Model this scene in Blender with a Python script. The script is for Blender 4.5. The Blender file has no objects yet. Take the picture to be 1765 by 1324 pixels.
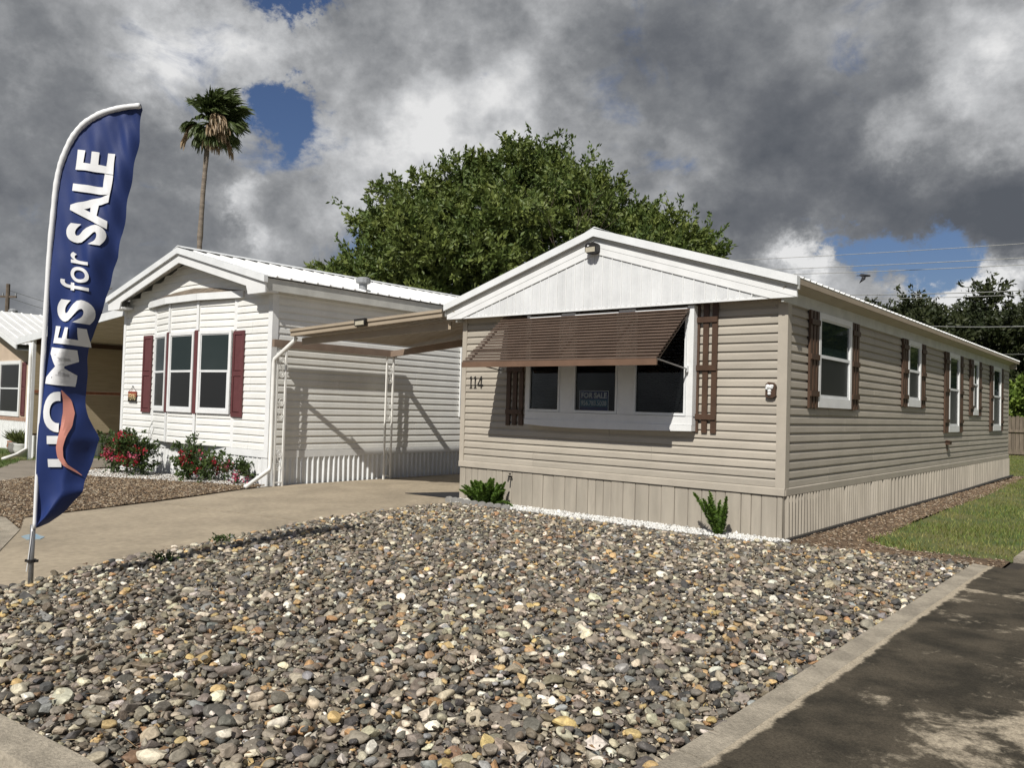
import bpy, bmesh, math, random
import numpy as np
from mathutils import Vector, Matrix

R = random.Random(7)
rng = np.random.default_rng(11)
SC = bpy.context.scene
COL = SC.collection
PI = math.pi

# ------------------------------------------------------------------ camera
YAW, PITCH, ROLL = .6944, .029, .0286
CAM = Vector((3.868, -9.96, 1.5))
fw = Vector((-math.sin(YAW) * math.cos(PITCH), math.cos(YAW) * math.cos(PITCH), math.sin(PITCH)))
rt = Vector((math.cos(YAW), math.sin(YAW), 0))
up = rt.cross(fw)
rt2 = rt * math.cos(ROLL) + up * math.sin(ROLL)
up2 = -rt * math.sin(ROLL) + up * math.cos(ROLL)
cd = bpy.data.cameras.new('camera')
cam = bpy.data.objects.new('camera', cd)
COL.objects.link(cam)
M4 = Matrix((rt2, up2, -fw)).transposed().to_4x4()
M4.translation = CAM
cam.matrix_world = M4
cd.sensor_width = 36
cd.lens = 1403.3 / 1765 * 36
cd.clip_start = .1
cd.clip_end = 3000
SC.camera = cam

# ------------------------------------------------------------------ sky, sun, exposure
LDIR = Vector((-.31, 1.0, -1.06)).normalized()
W_ = bpy.data.worlds.new('World')
SC.world = W_
W_.use_nodes = True
nt = W_.node_tree
for n in list(nt.nodes):
    nt.nodes.remove(n)


def NN(tree, t, **kw):
    n = tree.nodes.new(t)
    for k, v in kw.items():
        setattr(n, k, v)
    return n


def mth(tree, op, a, b=None, c=None, clamp=False):
    n = NN(tree, 'ShaderNodeMath', operation=op, use_clamp=clamp)
    for i, v in enumerate((a, b, c)):
        if v is None:
            continue
        if isinstance(v, (int, float)):
            n.inputs[i].default_value = v
        else:
            tree.links.new(v, n.inputs[i])
    return n.outputs[0]


def mixc(tree, fac, a, b):
    n = NN(tree, 'ShaderNodeMix', data_type='RGBA')
    for i, v in ((0, fac), (6, a), (7, b)):
        if isinstance(v, (int, float)):
            n.inputs[i].default_value = v
        elif isinstance(v, tuple):
            n.inputs[i].default_value = (*v, 1) if len(v) == 3 else v
        else:
            tree.links.new(v, n.inputs[i])
    return n.outputs[2]


def ramp(tree, fac, stops, interp='LINEAR'):
    n = NN(tree, 'ShaderNodeValToRGB')
    cr = n.color_ramp
    cr.interpolation = interp
    while len(cr.elements) < len(stops):
        cr.elements.new(.5)
    for e, (p, c) in zip(cr.elements, stops):
        e.position = p
        e.color = (*c, 1) if len(c) == 3 else c
    tree.links.new(fac, n.inputs[0])
    return n.outputs[0]


def noise(tree, vec, scale, detail=4, rough=.5, dist=0., out=0):
    n = NN(tree, 'ShaderNodeTexNoise')
    n.inputs['Scale'].default_value = scale
    n.inputs['Detail'].default_value = detail
    n.inputs['Roughness'].default_value = rough
    n.inputs['Distortion'].default_value = dist
    if vec is not None:
        tree.links.new(vec, n.inputs['Vector'])
    return n.outputs[out]


def smooth(tree, x, a, b):
    n = NN(tree, 'ShaderNodeMapRange', interpolation_type='SMOOTHSTEP')
    n.inputs[1].default_value = a
    n.inputs[2].default_value = b
    tree.links.new(x, n.inputs[0])
    return n.outputs[0]


sky = NN(nt, 'ShaderNodeTexSky', sky_type='NISHITA', sun_disc=False)
sky.sun_elevation = math.radians(45.4)
sky.sun_rotation = math.atan2(.31, -1.0)
sky.air_density = 1.2
sky.dust_density = .6
sky.ozone_density = 2.0
tc = NN(nt, 'ShaderNodeTexCoord')
D = tc.outputs['Generated']
sx = NN(nt, 'ShaderNodeSeparateXYZ')
nt.links.new(D, sx.inputs[0])
mp_ = NN(nt, 'ShaderNodeMapping')
mp_.inputs['Scale'].default_value = (1, 1, 1.25)
nt.links.new(D, mp_.inputs[0])
P = mp_.outputs[0]


def blob(c, deg, w):
    v = Vector(c).normalized()
    n = NN(nt, 'ShaderNodeVectorMath', operation='DOT_PRODUCT')
    nt.links.new(DW, n.inputs[0])
    n.inputs[1].default_value = v
    k = 1 / (1 - math.cos(math.radians(deg)))
    e = mth(nt, 'EXPONENT', mth(nt, 'MULTIPLY', mth(nt, 'SUBTRACT', n.outputs['Value'], 1.0), k))
    return mth(nt, 'MULTIPLY', e, w)


def addall(x, bl):
    for b in bl:
        x = mth(nt, 'ADD', x, blob(*b))
    return x


# a little turbulence so that no cloud edge is round
wn = noise(nt, P, 10, 9, .66, 0, 1)
wv = NN(nt, 'ShaderNodeVectorMath', operation='SUBTRACT')
nt.links.new(wn, wv.inputs[0])
wv.inputs[1].default_value = (.5, .5, .5)
ws = NN(nt, 'ShaderNodeVectorMath', operation='SCALE')
nt.links.new(wv.outputs[0], ws.inputs[0])
ws.inputs['Scale'].default_value = .17
wa = NN(nt, 'ShaderNodeVectorMath', operation='ADD')
nt.links.new(D, wa.inputs[0])
nt.links.new(ws.outputs[0], wa.inputs[1])
wz = NN(nt, 'ShaderNodeVectorMath', operation='NORMALIZE')
nt.links.new(wa.outputs[0], wz.inputs[0])
DW = wz.outputs[0]
n_big = noise(nt, P, 2.6, 10, .58, .4)
n_puff = noise(nt, P, 9.0, 9, .62, .5)
cov = mth(nt, 'ADD', mth(nt, 'MULTIPLY', n_big, .42), mth(nt, 'MULTIPLY', n_puff, .70))
cov = mth(nt, 'ADD', cov, .05)
cov = addall(cov, [((-.782, .538, .314), 2.1, -.29), ((-.79, .516, .331), 1.3, -.16), ((-.76, .551, .345), 1.2, -.12), ((-.751, .504, .437), 2.0, -.40), ((-.734, .554, .393), 1.3, -.12), ((-.758, .53, .385), 1.6, .22), ((-.775, .545, .318), .6, .12), ((.2, -.68, .70), 62, -.24),
                   ((-.308, .934, .183), 1.8, -.34), ((-.224, .961, .168), 2.0, -.32), ((-.176, .973, .155), 2.0, -.32), ((-.268, .95, .176), 1.5, -.2),
                   ((-.332, .928, .168), 1.4, .2), ((-.208, .968, .141), 1.5, .3), ((-.155, .978, .136), 1.4, .26), ((-.761, .623, .183), 1.6, -.14)])
mask = smooth(nt, cov, .35, .52)
n_l = noise(nt, P, 3.2, 11, .62, .1)
n_m = noise(nt, P, 11.0, 10, .60, 0)
n_b = mth(nt, 'ABSOLUTE', mth(nt, 'MULTIPLY', mth(nt, 'SUBTRACT', noise(nt, P, 6.5, 9, .56, 0), .5), 2.0))
lum = mth(nt, 'ADD', mth(nt, 'MULTIPLY', mth(nt, 'SUBTRACT', n_l, .5), 1.35), mth(nt, 'MULTIPLY', mth(nt, 'SUBTRACT', n_m, .5), .85))
lum = mth(nt, 'ADD', mth(nt, 'ADD', lum, mth(nt, 'MULTIPLY', mth(nt, 'SUBTRACT', n_b, .2), -.50)), .46)
lum = addall(lum, [((-.814, .437, .381), 4, .30), ((-.84, .427, .334), 3, .14), ((-.784, .495, .372), 3.5, .30), ((-.716, .633, .296), 4.5, .24), ((-.751, .612, .249), 4.5, .20),
                   ((-.606, .699, .381), 6, .22), ((-.651, .68, .338), 5, .16), ((-.182, .908, .378), 3, .20), ((-.245, .92, .305), 2.2, .26), ((-.19, .922, .337), 1.8, .24),
                   ((-.141, .944, .298), 2.6, .22), ((-.334, .928, .168), 2.0, .62), ((-.366, .913, .178), 1.6, .45), ((-.208, .968, .141), 2.0, .65), ((-.155, .978, .136), 2, .65),
                   ((-.827, .514, .228), 1.3, .34), ((-.829, .525, .194), 1.3, .22), ((-.453, .847, .278), 3, .10),
                   ((-.924, .326, .199), 7, -.16), ((-.887, .35, .279), 5, -.10), ((-.455, .805, .38), 6, -.14), ((-.492, .806, .328), 4, -.10), ((-.368, .897, .240), 4.5, -.28),
                   ((-.239, .947, .212), 3.5, -.30), ((-.144, .968, .206), 3.0, -.30), ((-.864, .467, .187), 4.5, -.22), ((-.785, .59, .187), 3, -.10), ((-.30, .925, .225), 3, -.12), ((-.366, .834, .413), 4, -.06)])
cl = ramp(nt, lum, [(0, (1.0, 1.10, 1.28)), (.22, (1.42, 1.51, 1.68)), (.42, (2.15, 2.24, 2.38)), (.60, (3.4, 3.48, 3.6)), (.80, (5.3, 5.38, 5.5)), (1, (7.8, 7.8, 7.8))])
bm = NN(nt, 'ShaderNodeMix', data_type='RGBA', blend_type='MULTIPLY')
bm.inputs[0].default_value = 1
nt.links.new(sky.outputs[0], bm.inputs[6])
bm.inputs[7].default_value = (.40, .44, .58, 1)
fin = mixc(nt, mask, bm.outputs[2], cl)
bg = NN(nt, 'ShaderNodeBackground')
bg.inputs[1].default_value = .1
nt.links.new(fin, bg.inputs[0])
wo = NN(nt, 'ShaderNodeOutputWorld')
nt.links.new(bg.outputs[0], wo.inputs[0])

sl = bpy.data.lights.new('sun', 'SUN')
sl.energy = 5.0
sl.angle = math.radians(.53)
sl.color = (1, .962, .895)
so = bpy.data.objects.new('sun', sl)
COL.objects.link(so)
so.rotation_euler = LDIR.to_track_quat('-Z', 'Y').to_euler()
so.location = (4, -12, 14)

SC.view_settings.view_transform = 'Standard'
SC.view_settings.look = 'None'
SC.view_settings.exposure = 0
SC.view_settings.gamma = 1
SC.view_settings.use_curve_mapping = False

# ------------------------------------------------------------------ materials


def material(name, col, rough=.6, var=.12, nscale=8., bump=0., bscale=60., col2=None, spec=.4, stretch=None, metal=0., fine=0., per=0.):
    m = bpy.data.materials.new(name)
    m.use_nodes = True
    t = m.node_tree
    b = t.nodes['Principled BSDF']
    b.inputs['Roughness'].default_value = rough
    b.inputs['Specular IOR Level'].default_value = spec
    b.inputs['Metallic'].default_value = metal
    co = NN(t, 'ShaderNodeTexCoord').outputs['Object']
    if stretch:
        mp = NN(t, 'ShaderNodeMapping')
        mp.inputs['Scale'].default_value = stretch
        t.links.new(co, mp.inputs[0])
        co = mp.outputs[0]
    c2 = col2 or tuple(max(0, c * (1 - 2 * var)) for c in col)
    f = smooth(t, noise(t, co, nscale, 6, .6, .2), .32, .68)
    c = mixc(t, f, c2, col)
    if fine:
        f2 = noise(t, co, nscale * 14, 3, .6)
        mm = NN(t, 'ShaderNodeMix', data_type='RGBA', blend_type='MULTIPLY')
        mm.inputs[0].default_value = 1
        t.links.new(c, mm.inputs[6])
        t.links.new(ramp(t, f2, [(.3, (1 - fine,) * 3), (.7, (1 + fine * .4,) * 3)]), mm.inputs[7])
        c = mm.outputs[2]
    if per:                                              # every board weathers a little differently
        rd_ = NN(t, 'ShaderNodeObjectInfo').outputs['Random']
        mm = NN(t, 'ShaderNodeMix', data_type='RGBA', blend_type='MULTIPLY')
        mm.inputs[0].default_value = 1
        t.links.new(c, mm.inputs[6])
        t.links.new(ramp(t, rd_, [(0, (1 - per,) * 3), (1, (1 + per * .6,) * 3)]), mm.inputs[7])
        c = mm.outputs[2]
    t.links.new(c, b.inputs['Base Color'])
    if bump:
        bn = NN(t, 'ShaderNodeBump')
        bn.inputs['Strength'].default_value = bump
        bn.inputs['Distance'].default_value = .02
        t.links.new(noise(t, co, bscale, 5, .6), bn.inputs['Height'])
        t.links.new(bn.outputs[0], b.inputs['Normal'])
    return m


def attr_material(name, source, rough=.6, nscale=25., amt=.35, bump=.3, spec=.35, sss=0., transl=0., veins=False):
    """colour from the object's own colour or a per-point attribute, broken up by veins"""
    m = bpy.data.materials.new(name)
    m.use_nodes = True
    t = m.node_tree
    b = t.nodes['Principled BSDF']
    b.inputs['Roughness'].default_value = rough
    b.inputs['Specular IOR Level'].default_value = spec
    if source == 'object':
        c = NN(t, 'ShaderNodeObjectInfo').outputs['Color']
    else:
        c = NN(t, 'ShaderNodeAttribute', attribute_name='tint').outputs['Color']
    co = NN(t, 'ShaderNodeTexCoord').outputs['Object']
    f = noise(t, co, nscale, 5, .65, .8)
    mm = NN(t, 'ShaderNodeMix', data_type='RGBA', blend_type='MULTIPLY')
    mm.inputs[0].default_value = 1
    t.links.new(c, mm.inputs[6])
    t.links.new(ramp(t, f, [(.3, (1 - amt,) * 3), (.55, (1, 1, 1)), (.75, (1 + amt * .8,) * 3)]), mm.inputs[7])
    fin_ = mm.outputs[2]
    if veins:                                            # pale mineral streaks and dust
        f3 = noise(t, co, nscale * 1.3, 7, .7, 1.6)
        fin_ = mixc(t, mth(t, 'MULTIPLY', smooth(t, f3, .60, .70), .55), fin_, (.46, .43, .37))
        fin_ = mixc(t, mth(t, 'MULTIPLY', smooth(t, noise(t, co, nscale * 5, 3, .7), .55, .75), .22), fin_, (.35, .32, .27))
    t.links.new(fin_, b.inputs['Base Color'])
    if bump:
        bn = NN(t, 'ShaderNodeBump')
        bn.inputs['Strength'].default_value = bump
        bn.inputs['Distance'].default_value = .01
        t.links.new(f, bn.inputs['Height'])
        t.links.new(bn.outputs[0], b.inputs['Normal'])
    if veins:
        b.inputs['Roughness'].default_value = .62
        b.inputs['Specular IOR Level'].default_value = .35
    if transl:
        tr = NN(t, 'ShaderNodeBsdfTranslucent')
        t.links.new(mm.outputs[2], tr.inputs[0])
        ms = NN(t, 'ShaderNodeMixShader')
        ms.inputs[0].default_value = transl
        t.links.new(b.outputs[0], ms.inputs[1])
        t.links.new(tr.outputs[0], ms.inputs[2])
        t.links.new(ms.outputs[0], t.nodes['Material Output'].inputs[0])
    return m


MT = dict(
    tan=material('tan_vinyl', (.415, .374, .310), .5, .07, 2.2, .05, 90, fine=.06, stretch=(.6, .6, 4), per=.09),
    tan_trim=material('tan_trim', (.43, .386, .32), .5, .05, 3),
    tan_skirt=material('tan_skirting', (.39, .35, .288), .55, .10, 2, stretch=(3, 3, .5), per=.06),
    white=material('white_vinyl', (.80, .795, .755), .45, .04, 2, .04, 90, fine=.04, per=.03),
    white_trim=material('white_trim', (.78, .785, .775), .45, .04, 4, fine=.03),
    gable=material('gable_vinyl', (.70, .71, .71), .5, .05, 3, fine=.04, per=.05),
    white_metal=material('white_painted_metal', (.77, .785, .785), .35, .05, 3, fine=.05),
    grey_white=material('weathered_white_trim', (.60, .60, .56), .5, .08, 3, fine=.06),
    roof=material('white_roof_metal', (.76, .76, .74), .38, .08, 1.5, fine=.06),
    brown=material('dark_brown_paint', (.085, .048, .030), .5, .12, 6, fine=.1),
    bar=material('brown_metal', (.165, .10, .066), .45, .08, 4),
    slat=material('bronze_slat_metal', (.10, .068, .050), .42, .1, 4),
    carport=material('beige_carport_metal', (.37, .305, .225), .45, .06, 3, fine=.04),
    cream=material('cream_roof_metal', (.66, .58, .45), .5, .05, 3),
    carport_brown=material('taupe_beam_paint', (.25, .185, .14), .5, .08, 3),
    burgundy=material('burgundy_plastic', (.125, .042, .044), .5, .08, 6),
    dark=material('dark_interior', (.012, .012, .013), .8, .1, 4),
    black=material('black_plastic', (.02, .018, .017), .4, .1, 20),
    screen=material('insect_screen', (.022, .023, .023), .55, .1, 30, spec=.25),
    lens=material('lamp_lens', (.48, .44, .34), .25, .1, 30, spec=.6),
    soil=material('dark_soil', (.10, .082, .062), .95, .25, 6, .6, 40),
    driveway=material('driveway_concrete', (.385, .320, .230), .85, .13, 1.0, .3, 120, fine=.2, stretch=(1.2, .9, 1)),
    kerb=material('kerb_concrete', (.40, .35, .272), .9, .18, 4, .6, 70, fine=.24),
    street=material('street_asphalt', (.075, .072, .066), .9, .12, 2, .5, 120, fine=.2),
    joint=material('joint_gap', (.045, .037, .028), .95),
    old_drive=material('old_driveway_concrete', (.26, .225, .18), .9, .16, 1.0, .2, 90, fine=.1, stretch=(.4, 1.5, 1)),
    ground=material('dry_ground', (.13, .115, .06), .95, .2, .5, .4, 20, col2=(.075, .085, .03), fine=.2),
    lawn=material('lawn_soil', (.15, .14, .055), .95, .2, 1.1, .6, 40, col2=(.065, .105, .026), fine=.25),
    mulch_soil=material('mulch_soil', (.17, .115, .070), .95, .25, 5, .6, 60, fine=.3),
    steel=material('galvanised_steel', (.33, .33, .33), .35, .1, 20, metal=.7),
    blue=material('blue_banner_cloth', (.015, .034, .145), .55, .08, 3, .1, 300),
    banner_white=material('white_banner_print', (.80, .80, .80), .6, .03, 3),
    banner_pink=material('coral_banner_print', (.62, .26, .20), .6, .03, 3),
    pvc=material('white_pipe_paint', (.80, .79, .75), .35, .05, 5),
    bark=material('grey_brown_bark', (.13, .10, .075), .95, .2, 5, .8, 30),
    palm_bark=material('palm_bark', (.24, .20, .16), .95, .2, 1.5, .8, 20, stretch=(1, 1, 6)),
    stem=material('green_stem', (.06, .085, .03), .7),
    wire=material('aluminium_wire', (.42, .42, .40), .5),
    pole=material('weathered_pole_wood', (.16, .125, .095), .9, .2, 3, .4, 20),
    fence=material('grey_fence_wood', (.20, .16, .12), .9, .2, 2, .4, 25, stretch=(4, 4, .6)),
    stucco=material('tan_stucco', (.52, .41, .31), .85, .05, 2, .3, 80),
    shade=material('beige_shade_fabric', (.46, .38, .25), .9, .07, 2, .15, 200, stretch=(1, 1, 8)),
    terracotta=material('terracotta', (.36, .15, .08), .8, .15, 6),
    grey_vent=material('grey_vent_metal', (.30, .31, .32), .5, .1, 6),
    bird=material('bird_plumage', (.012, .012, .016), .6),
    brick=material('red_edging_brick', (.24, .10, .075), .9, .2, 10, .5, 60),
    edging=material('grey_edging_concrete', (.30, .29, .27), .9, .12, 12, .4, 80, fine=.1),
    bluepaint=material('blue_marking_paint', (.16, .30, .42), .8, .25, 20, col2=(.30, .33, .32)),
    mat=material('black_rubber_mat', (.018, .018, .020), .9, .15, 20, .3, 120),
    blind=material('dark_blind', (.045, .048, .05), .5),
    sign_blue=material('sign_blue', (.02, .028, .16), .5),
    sign_teal=material('sign_teal', (.02, .15, .24), .5),
)
MT['stone_o'] = attr_material('stone_by_object', 'object', .6, 1.7, .5, .35, veins=True)
MT['stone_a'] = attr_material('stone_by_point', 'attr', .6, 38, .5, .5, veins=True)
MT['chip'] = attr_material('chip_by_point', 'attr', .8, 40, .25, .2)
MT['leaf'] = attr_material('leaf_by_point', 'attr', .5, 3, .18, 0, .35, transl=.22)
MT['petal'] = attr_material('petal_by_point', 'attr', .5, 3, .1, 0, .3, transl=.2)
MT['grass'] = attr_material('grass_by_point', 'attr', .6, 3, .2, 0, .25, transl=.2)


def glass_dark(name, col, rough):
    m = bpy.data.materials.new(name)
    m.use_nodes = True
    t = m.node_tree
    b = t.nodes['Principled BSDF']
    b.inputs['Base Color'].default_value = (*col, 1)
    b.inputs['Roughness'].default_value = rough
    b.inputs['Specular IOR Level'].default_value = .5
    co = NN(t, 'ShaderNodeTexCoord').outputs['Object']
    bn = NN(t, 'ShaderNodeBump')
    bn.inputs['Strength'].default_value = .05
    bn.inputs['Distance'].default_value = .02
    t.links.new(noise(t, co, 2.2, 2, .5), bn.inputs['Height'])
    t.links.new(bn.outputs[0], b.inputs['Normal'])
    return m


MT['glass'] = glass_dark('window_glass', (.016, .026, .025), .04)
MT['glass_screen'] = glass_dark('screened_glass', (.017, .018, .019), .30)


def clear_glass():
    m = bpy.data.materials.new('clear_glass')
    m.use_nodes = True
    t = m.node_tree
    t.nodes.remove(t.nodes['Principled BSDF'])
    tr = NN(t, 'ShaderNodeBsdfTransparent')
    tr.inputs[0].default_value = (.80, .82, .82, 1)
    gl = NN(t, 'ShaderNodeBsdfGlossy')
    gl.inputs['Roughness'].default_value = .03
    fr = NN(t, 'ShaderNodeFresnel')
    fr.inputs[0].default_value = 1.5
    ms = NN(t, 'ShaderNodeMixShader')
    t.links.new(mth(t, 'MULTIPLY', fr.outputs[0], .55), ms.inputs[0])
    t.links.new(tr.outputs[0], ms.inputs[1])
    t.links.new(gl.outputs[0], ms.inputs[2])
    t.links.new(ms.outputs[0], t.nodes['Material Output'].inputs[0])
    return m


MT['clear'] = clear_glass()


def mottled_concrete():
    m = bpy.data.materials.new('mottled_slab_concrete')
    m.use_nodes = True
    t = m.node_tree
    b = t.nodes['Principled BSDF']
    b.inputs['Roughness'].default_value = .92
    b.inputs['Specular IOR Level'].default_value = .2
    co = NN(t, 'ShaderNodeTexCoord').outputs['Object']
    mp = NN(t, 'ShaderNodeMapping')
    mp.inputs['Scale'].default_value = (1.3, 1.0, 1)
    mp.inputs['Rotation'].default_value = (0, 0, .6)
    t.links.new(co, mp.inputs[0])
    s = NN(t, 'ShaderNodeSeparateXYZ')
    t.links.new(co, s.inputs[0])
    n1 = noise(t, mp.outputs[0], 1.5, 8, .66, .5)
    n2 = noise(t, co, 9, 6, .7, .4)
    # slab colour is dark and pale blotches, paler away from the kerb
    pale_away = mth(t, 'MULTIPLY', smooth(t, s.outputs[0], 2.5, 3.6), .185)
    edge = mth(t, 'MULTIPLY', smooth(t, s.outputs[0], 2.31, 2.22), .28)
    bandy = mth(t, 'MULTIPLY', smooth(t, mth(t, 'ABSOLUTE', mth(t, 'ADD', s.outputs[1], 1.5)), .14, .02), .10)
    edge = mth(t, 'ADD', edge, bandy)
    v = mth(t, 'ADD', mth(t, 'ADD', mth(t, 'MULTIPLY', n1, .66), mth(t, 'MULTIPLY', n2, .34)), mth(t, 'ADD', pale_away, edge))
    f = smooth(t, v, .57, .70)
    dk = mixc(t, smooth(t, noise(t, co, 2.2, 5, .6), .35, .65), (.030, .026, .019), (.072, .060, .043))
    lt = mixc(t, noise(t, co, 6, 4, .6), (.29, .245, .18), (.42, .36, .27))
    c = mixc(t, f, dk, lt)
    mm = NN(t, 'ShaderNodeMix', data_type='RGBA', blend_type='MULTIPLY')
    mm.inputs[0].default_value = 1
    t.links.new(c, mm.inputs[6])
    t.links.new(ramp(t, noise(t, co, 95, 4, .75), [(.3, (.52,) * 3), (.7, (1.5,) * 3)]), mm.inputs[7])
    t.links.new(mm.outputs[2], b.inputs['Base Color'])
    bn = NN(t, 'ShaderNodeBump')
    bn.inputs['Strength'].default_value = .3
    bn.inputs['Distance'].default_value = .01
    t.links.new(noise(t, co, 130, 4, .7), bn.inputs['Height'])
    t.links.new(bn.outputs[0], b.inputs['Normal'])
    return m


MT['mottled'] = mottled_concrete()

# ------------------------------------------------------------------ builders
WL = {}


def wl(o):
    return WL.get(o.name, Vector((0, 0, 0))) if o else Vector((0, 0, 0))


def link(o, parent=None, loc=(0, 0, 0)):
    COL.objects.link(o)
    loc = Vector(loc)
    WL[o.name] = loc
    if parent:
        o.parent = parent
    o.location = loc - wl(parent)
    return o


def tag(o, label, cat, group=None, kind=None):
    if label:
        o['label'] = label
    if cat:
        o['category'] = cat
    if group:
        o['group'] = group
    if kind:
        o['kind'] = kind
    return o


def thing(name, label, cat, loc, group=None):
    o = bpy.data.objects.new(name, None)
    o.empty_display_size = .2
    link(o, None, loc)
    return tag(o, label, cat, group)


def obj(name, me, mat, parent=None, loc=(0, 0, 0), kind=None):
    if mat is not None and not me.materials:
        me.materials.append(mat)
    o = bpy.data.objects.new(name, me)
    link(o, parent, loc)
    if kind:
        o['kind'] = kind
    return o


def fast_mesh(name, V, F, tint=None, smooth_=False):
    V = np.asarray(V, np.float32)
    F = np.asarray(F, np.int32)
    me = bpy.data.meshes.new(name)
    me.vertices.add(len(V))
    me.vertices.foreach_set('co', V.ravel())
    n, k = F.shape
    me.loops.add(n * k)
    me.loops.foreach_set('vertex_index', F.ravel())
    me.polygons.add(n)
    me.polygons.foreach_set('loop_start', np.arange(n, dtype=np.int32) * k)
    try:
        me.polygons.foreach_set('loop_total', np.full(n, k, np.int32))
    except Exception:
        pass
    me.polygons.foreach_set('use_smooth', np.asarray(smooth_, bool) if np.ndim(smooth_) else np.full(n, smooth_, bool))
    if tint is not None:
        a = me.color_attributes.new('tint', 'FLOAT_COLOR', 'POINT')
        c = np.ones((len(V), 4), np.float32)
        c[:, :3] = tint
        a.data.foreach_set('color', c.ravel())
    me.update(calc_edges=True)
    return me


class MB:
    """collects shapes in a local frame: s along (tx,ty), o outward along (nx,ny), z up"""

    def __init__(self, frame=None):
        self.v = []
        self.f = []
        self.fr = frame

    def pt(self, p):
        if self.fr is None:
            return tuple(p)
        ox, oy, tx, ty, nx, ny = self.fr
        return (ox + p[0] * tx + p[1] * nx, oy + p[0] * ty + p[1] * ny, p[2])

    def poly(self, pts, faces):
        b = len(self.v)
        self.v += [self.pt(p) for p in pts]
        self.f += [tuple(b + i for i in f) for f in faces]
        return self

    def box(self, a0, a1, b0, b1, c0, c1):
        return self.poly([(a0, b0, c0), (a1, b0, c0), (a1, b1, c0), (a0, b1, c0), (a0, b0, c1), (a1, b0, c1), (a1, b1, c1), (a0, b1, c1)],
                         [(0, 3, 2, 1), (4, 5, 6, 7), (0, 1, 5, 4), (1, 2, 6, 5), (2, 3, 7, 6), (3, 0, 4, 7)])

    def prism(self, prof, o0, o1, axis='y'):
        """polygon prof extruded: axis y -> prof in (s,z); axis x -> prof in (o,z); axis z -> prof in (s,o)"""
        n = len(prof)

        def mk(p, t):
            return {'y': (p[0], t, p[1]), 'x': (t, p[0], p[1]), 'z': (p[0], p[1], t)}[axis]
        pts = [mk(p, o0) for p in prof] + [mk(p, o1) for p in prof]
        fs = [tuple(range(n))[::-1], tuple(range(n, 2 * n))] + [(i, (i + 1) % n, n + (i + 1) % n, n + i) for i in range(n)]
        return self.poly(pts, fs)

    def hexa(self, q0, q1):
        """two quads joined into a solid"""
        return self.poly(list(q0) + list(q1), [(3, 2, 1, 0), (4, 5, 6, 7), (0, 1, 5, 4), (1, 2, 6, 5), (2, 3, 7, 6), (3, 0, 4, 7)])

    def bar(self, p, q, w, h, upv=(0, 0, 1)):
        p, q = Vector(p), Vector(q)
        d = (q - p).normalized()
        s = d.cross(Vector(upv))
        if s.length < 1e-4:
            s = d.cross(Vector((1, 0, 0)))
        s.normalize()
        u = s.cross(d)
        c = [(-1, -1), (1, -1), (1, 1), (-1, 1)]
        return self.hexa([p + s * a * w / 2 + u * b * h / 2 for a, b in c], [q + s * a * w / 2 + u * b * h / 2 for a, b in c])

    def tube(self, path, rad, n=8, cap=True):
        path = [Vector(p) for p in path]
        if isinstance(rad, (int, float)):
            rad = [rad] * len(path)
        b = len(self.v)
        prev = None
        for i, p in enumerate(path):
            d = (path[min(i + 1, len(path) - 1)] - path[max(i - 1, 0)]).normalized()
            if prev is None:
                a = d.orthogonal().normalized()
            else:
                a = (prev - d * prev.dot(d))
                a = a.normalized() if a.length > 1e-6 else d.orthogonal().normalized()
            prev = a
            c = d.cross(a)
            for k in range(n):
                t = 2 * PI * k / n
                self.v.append(self.pt(p + (a * math.cos(t) + c * math.sin(t)) * rad[i]))
        for i in range(len(path) - 1):
            for k in range(n):
                self.f.append((b + i * n + k, b + i * n + (k + 1) % n, b + (i + 1) * n + (k + 1) % n, b + (i + 1) * n + k))
        if cap:
            self.f.append(tuple(b + k for k in range(n))[::-1])
            e = b + (len(path) - 1) * n
            self.f.append(tuple(e + k for k in range(n)))
        return self

    def mesh(self, name, smooth_=False, fix=True):
        me = bpy.data.meshes.new(name)
        me.from_pydata(self.v, [], self.f)
        if fix:
            bm = bmesh.new()
            bm.from_mesh(me)
            bmesh.ops.recalc_face_normals(bm, faces=bm.faces)
            bm.to_mesh(me)
            bm.free()
        if smooth_:
            for p in me.polygons:
                p.use_smooth = True
        return me

    def build(self, name, mat, parent=None, smooth_=False, kind=None):
        return obj(name, self.mesh(name, smooth_), mat, parent, (0, 0, 0), kind)


def gh(x):
    """ground height: level by the houses, falling away to the far left"""
    return -.06 - .26 * min(max((-10 - x) / 10.7, 0), 1)


def sheet(name, poly, mat, dz=0., parent=None, kind='structure', thick=None):
    """a flat polygon laid on the ground"""
    m = MB()
    n = len(poly)
    m.poly([(x, y, gh(x) + dz) for x, y in poly], [tuple(range(n))])
    if thick:
        m.poly([(x, y, gh(x) + dz) for x, y in poly] + [(x, y, gh(x) + dz - thick) for x, y in poly],
               [(i, (i + 1) % n, n + (i + 1) % n, n + i) for i in range(n)])
    return m.build(name, mat, parent, kind=kind)


def fan(pts, V, F):
    pass


# text as flat meshes
def text_arrays(s, size=1., bold=0., shear=0., space=1.):
    cu = bpy.data.curves.new('lettering', 'FONT')
    cu.body = s
    cu.size = size
    cu.offset = bold
    cu.shear = shear
    cu.space_character = space
    cu.resolution_u = 6
    o = bpy.data.objects.new('lettering', cu)
    COL.objects.link(o)
    dg = bpy.context.evaluated_depsgraph_get()
    me = bpy.data.meshes.new_from_object(o.evaluated_get(dg))
    bpy.data.objects.remove(o)
    bpy.data.curves.remove(cu)
    return me


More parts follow.
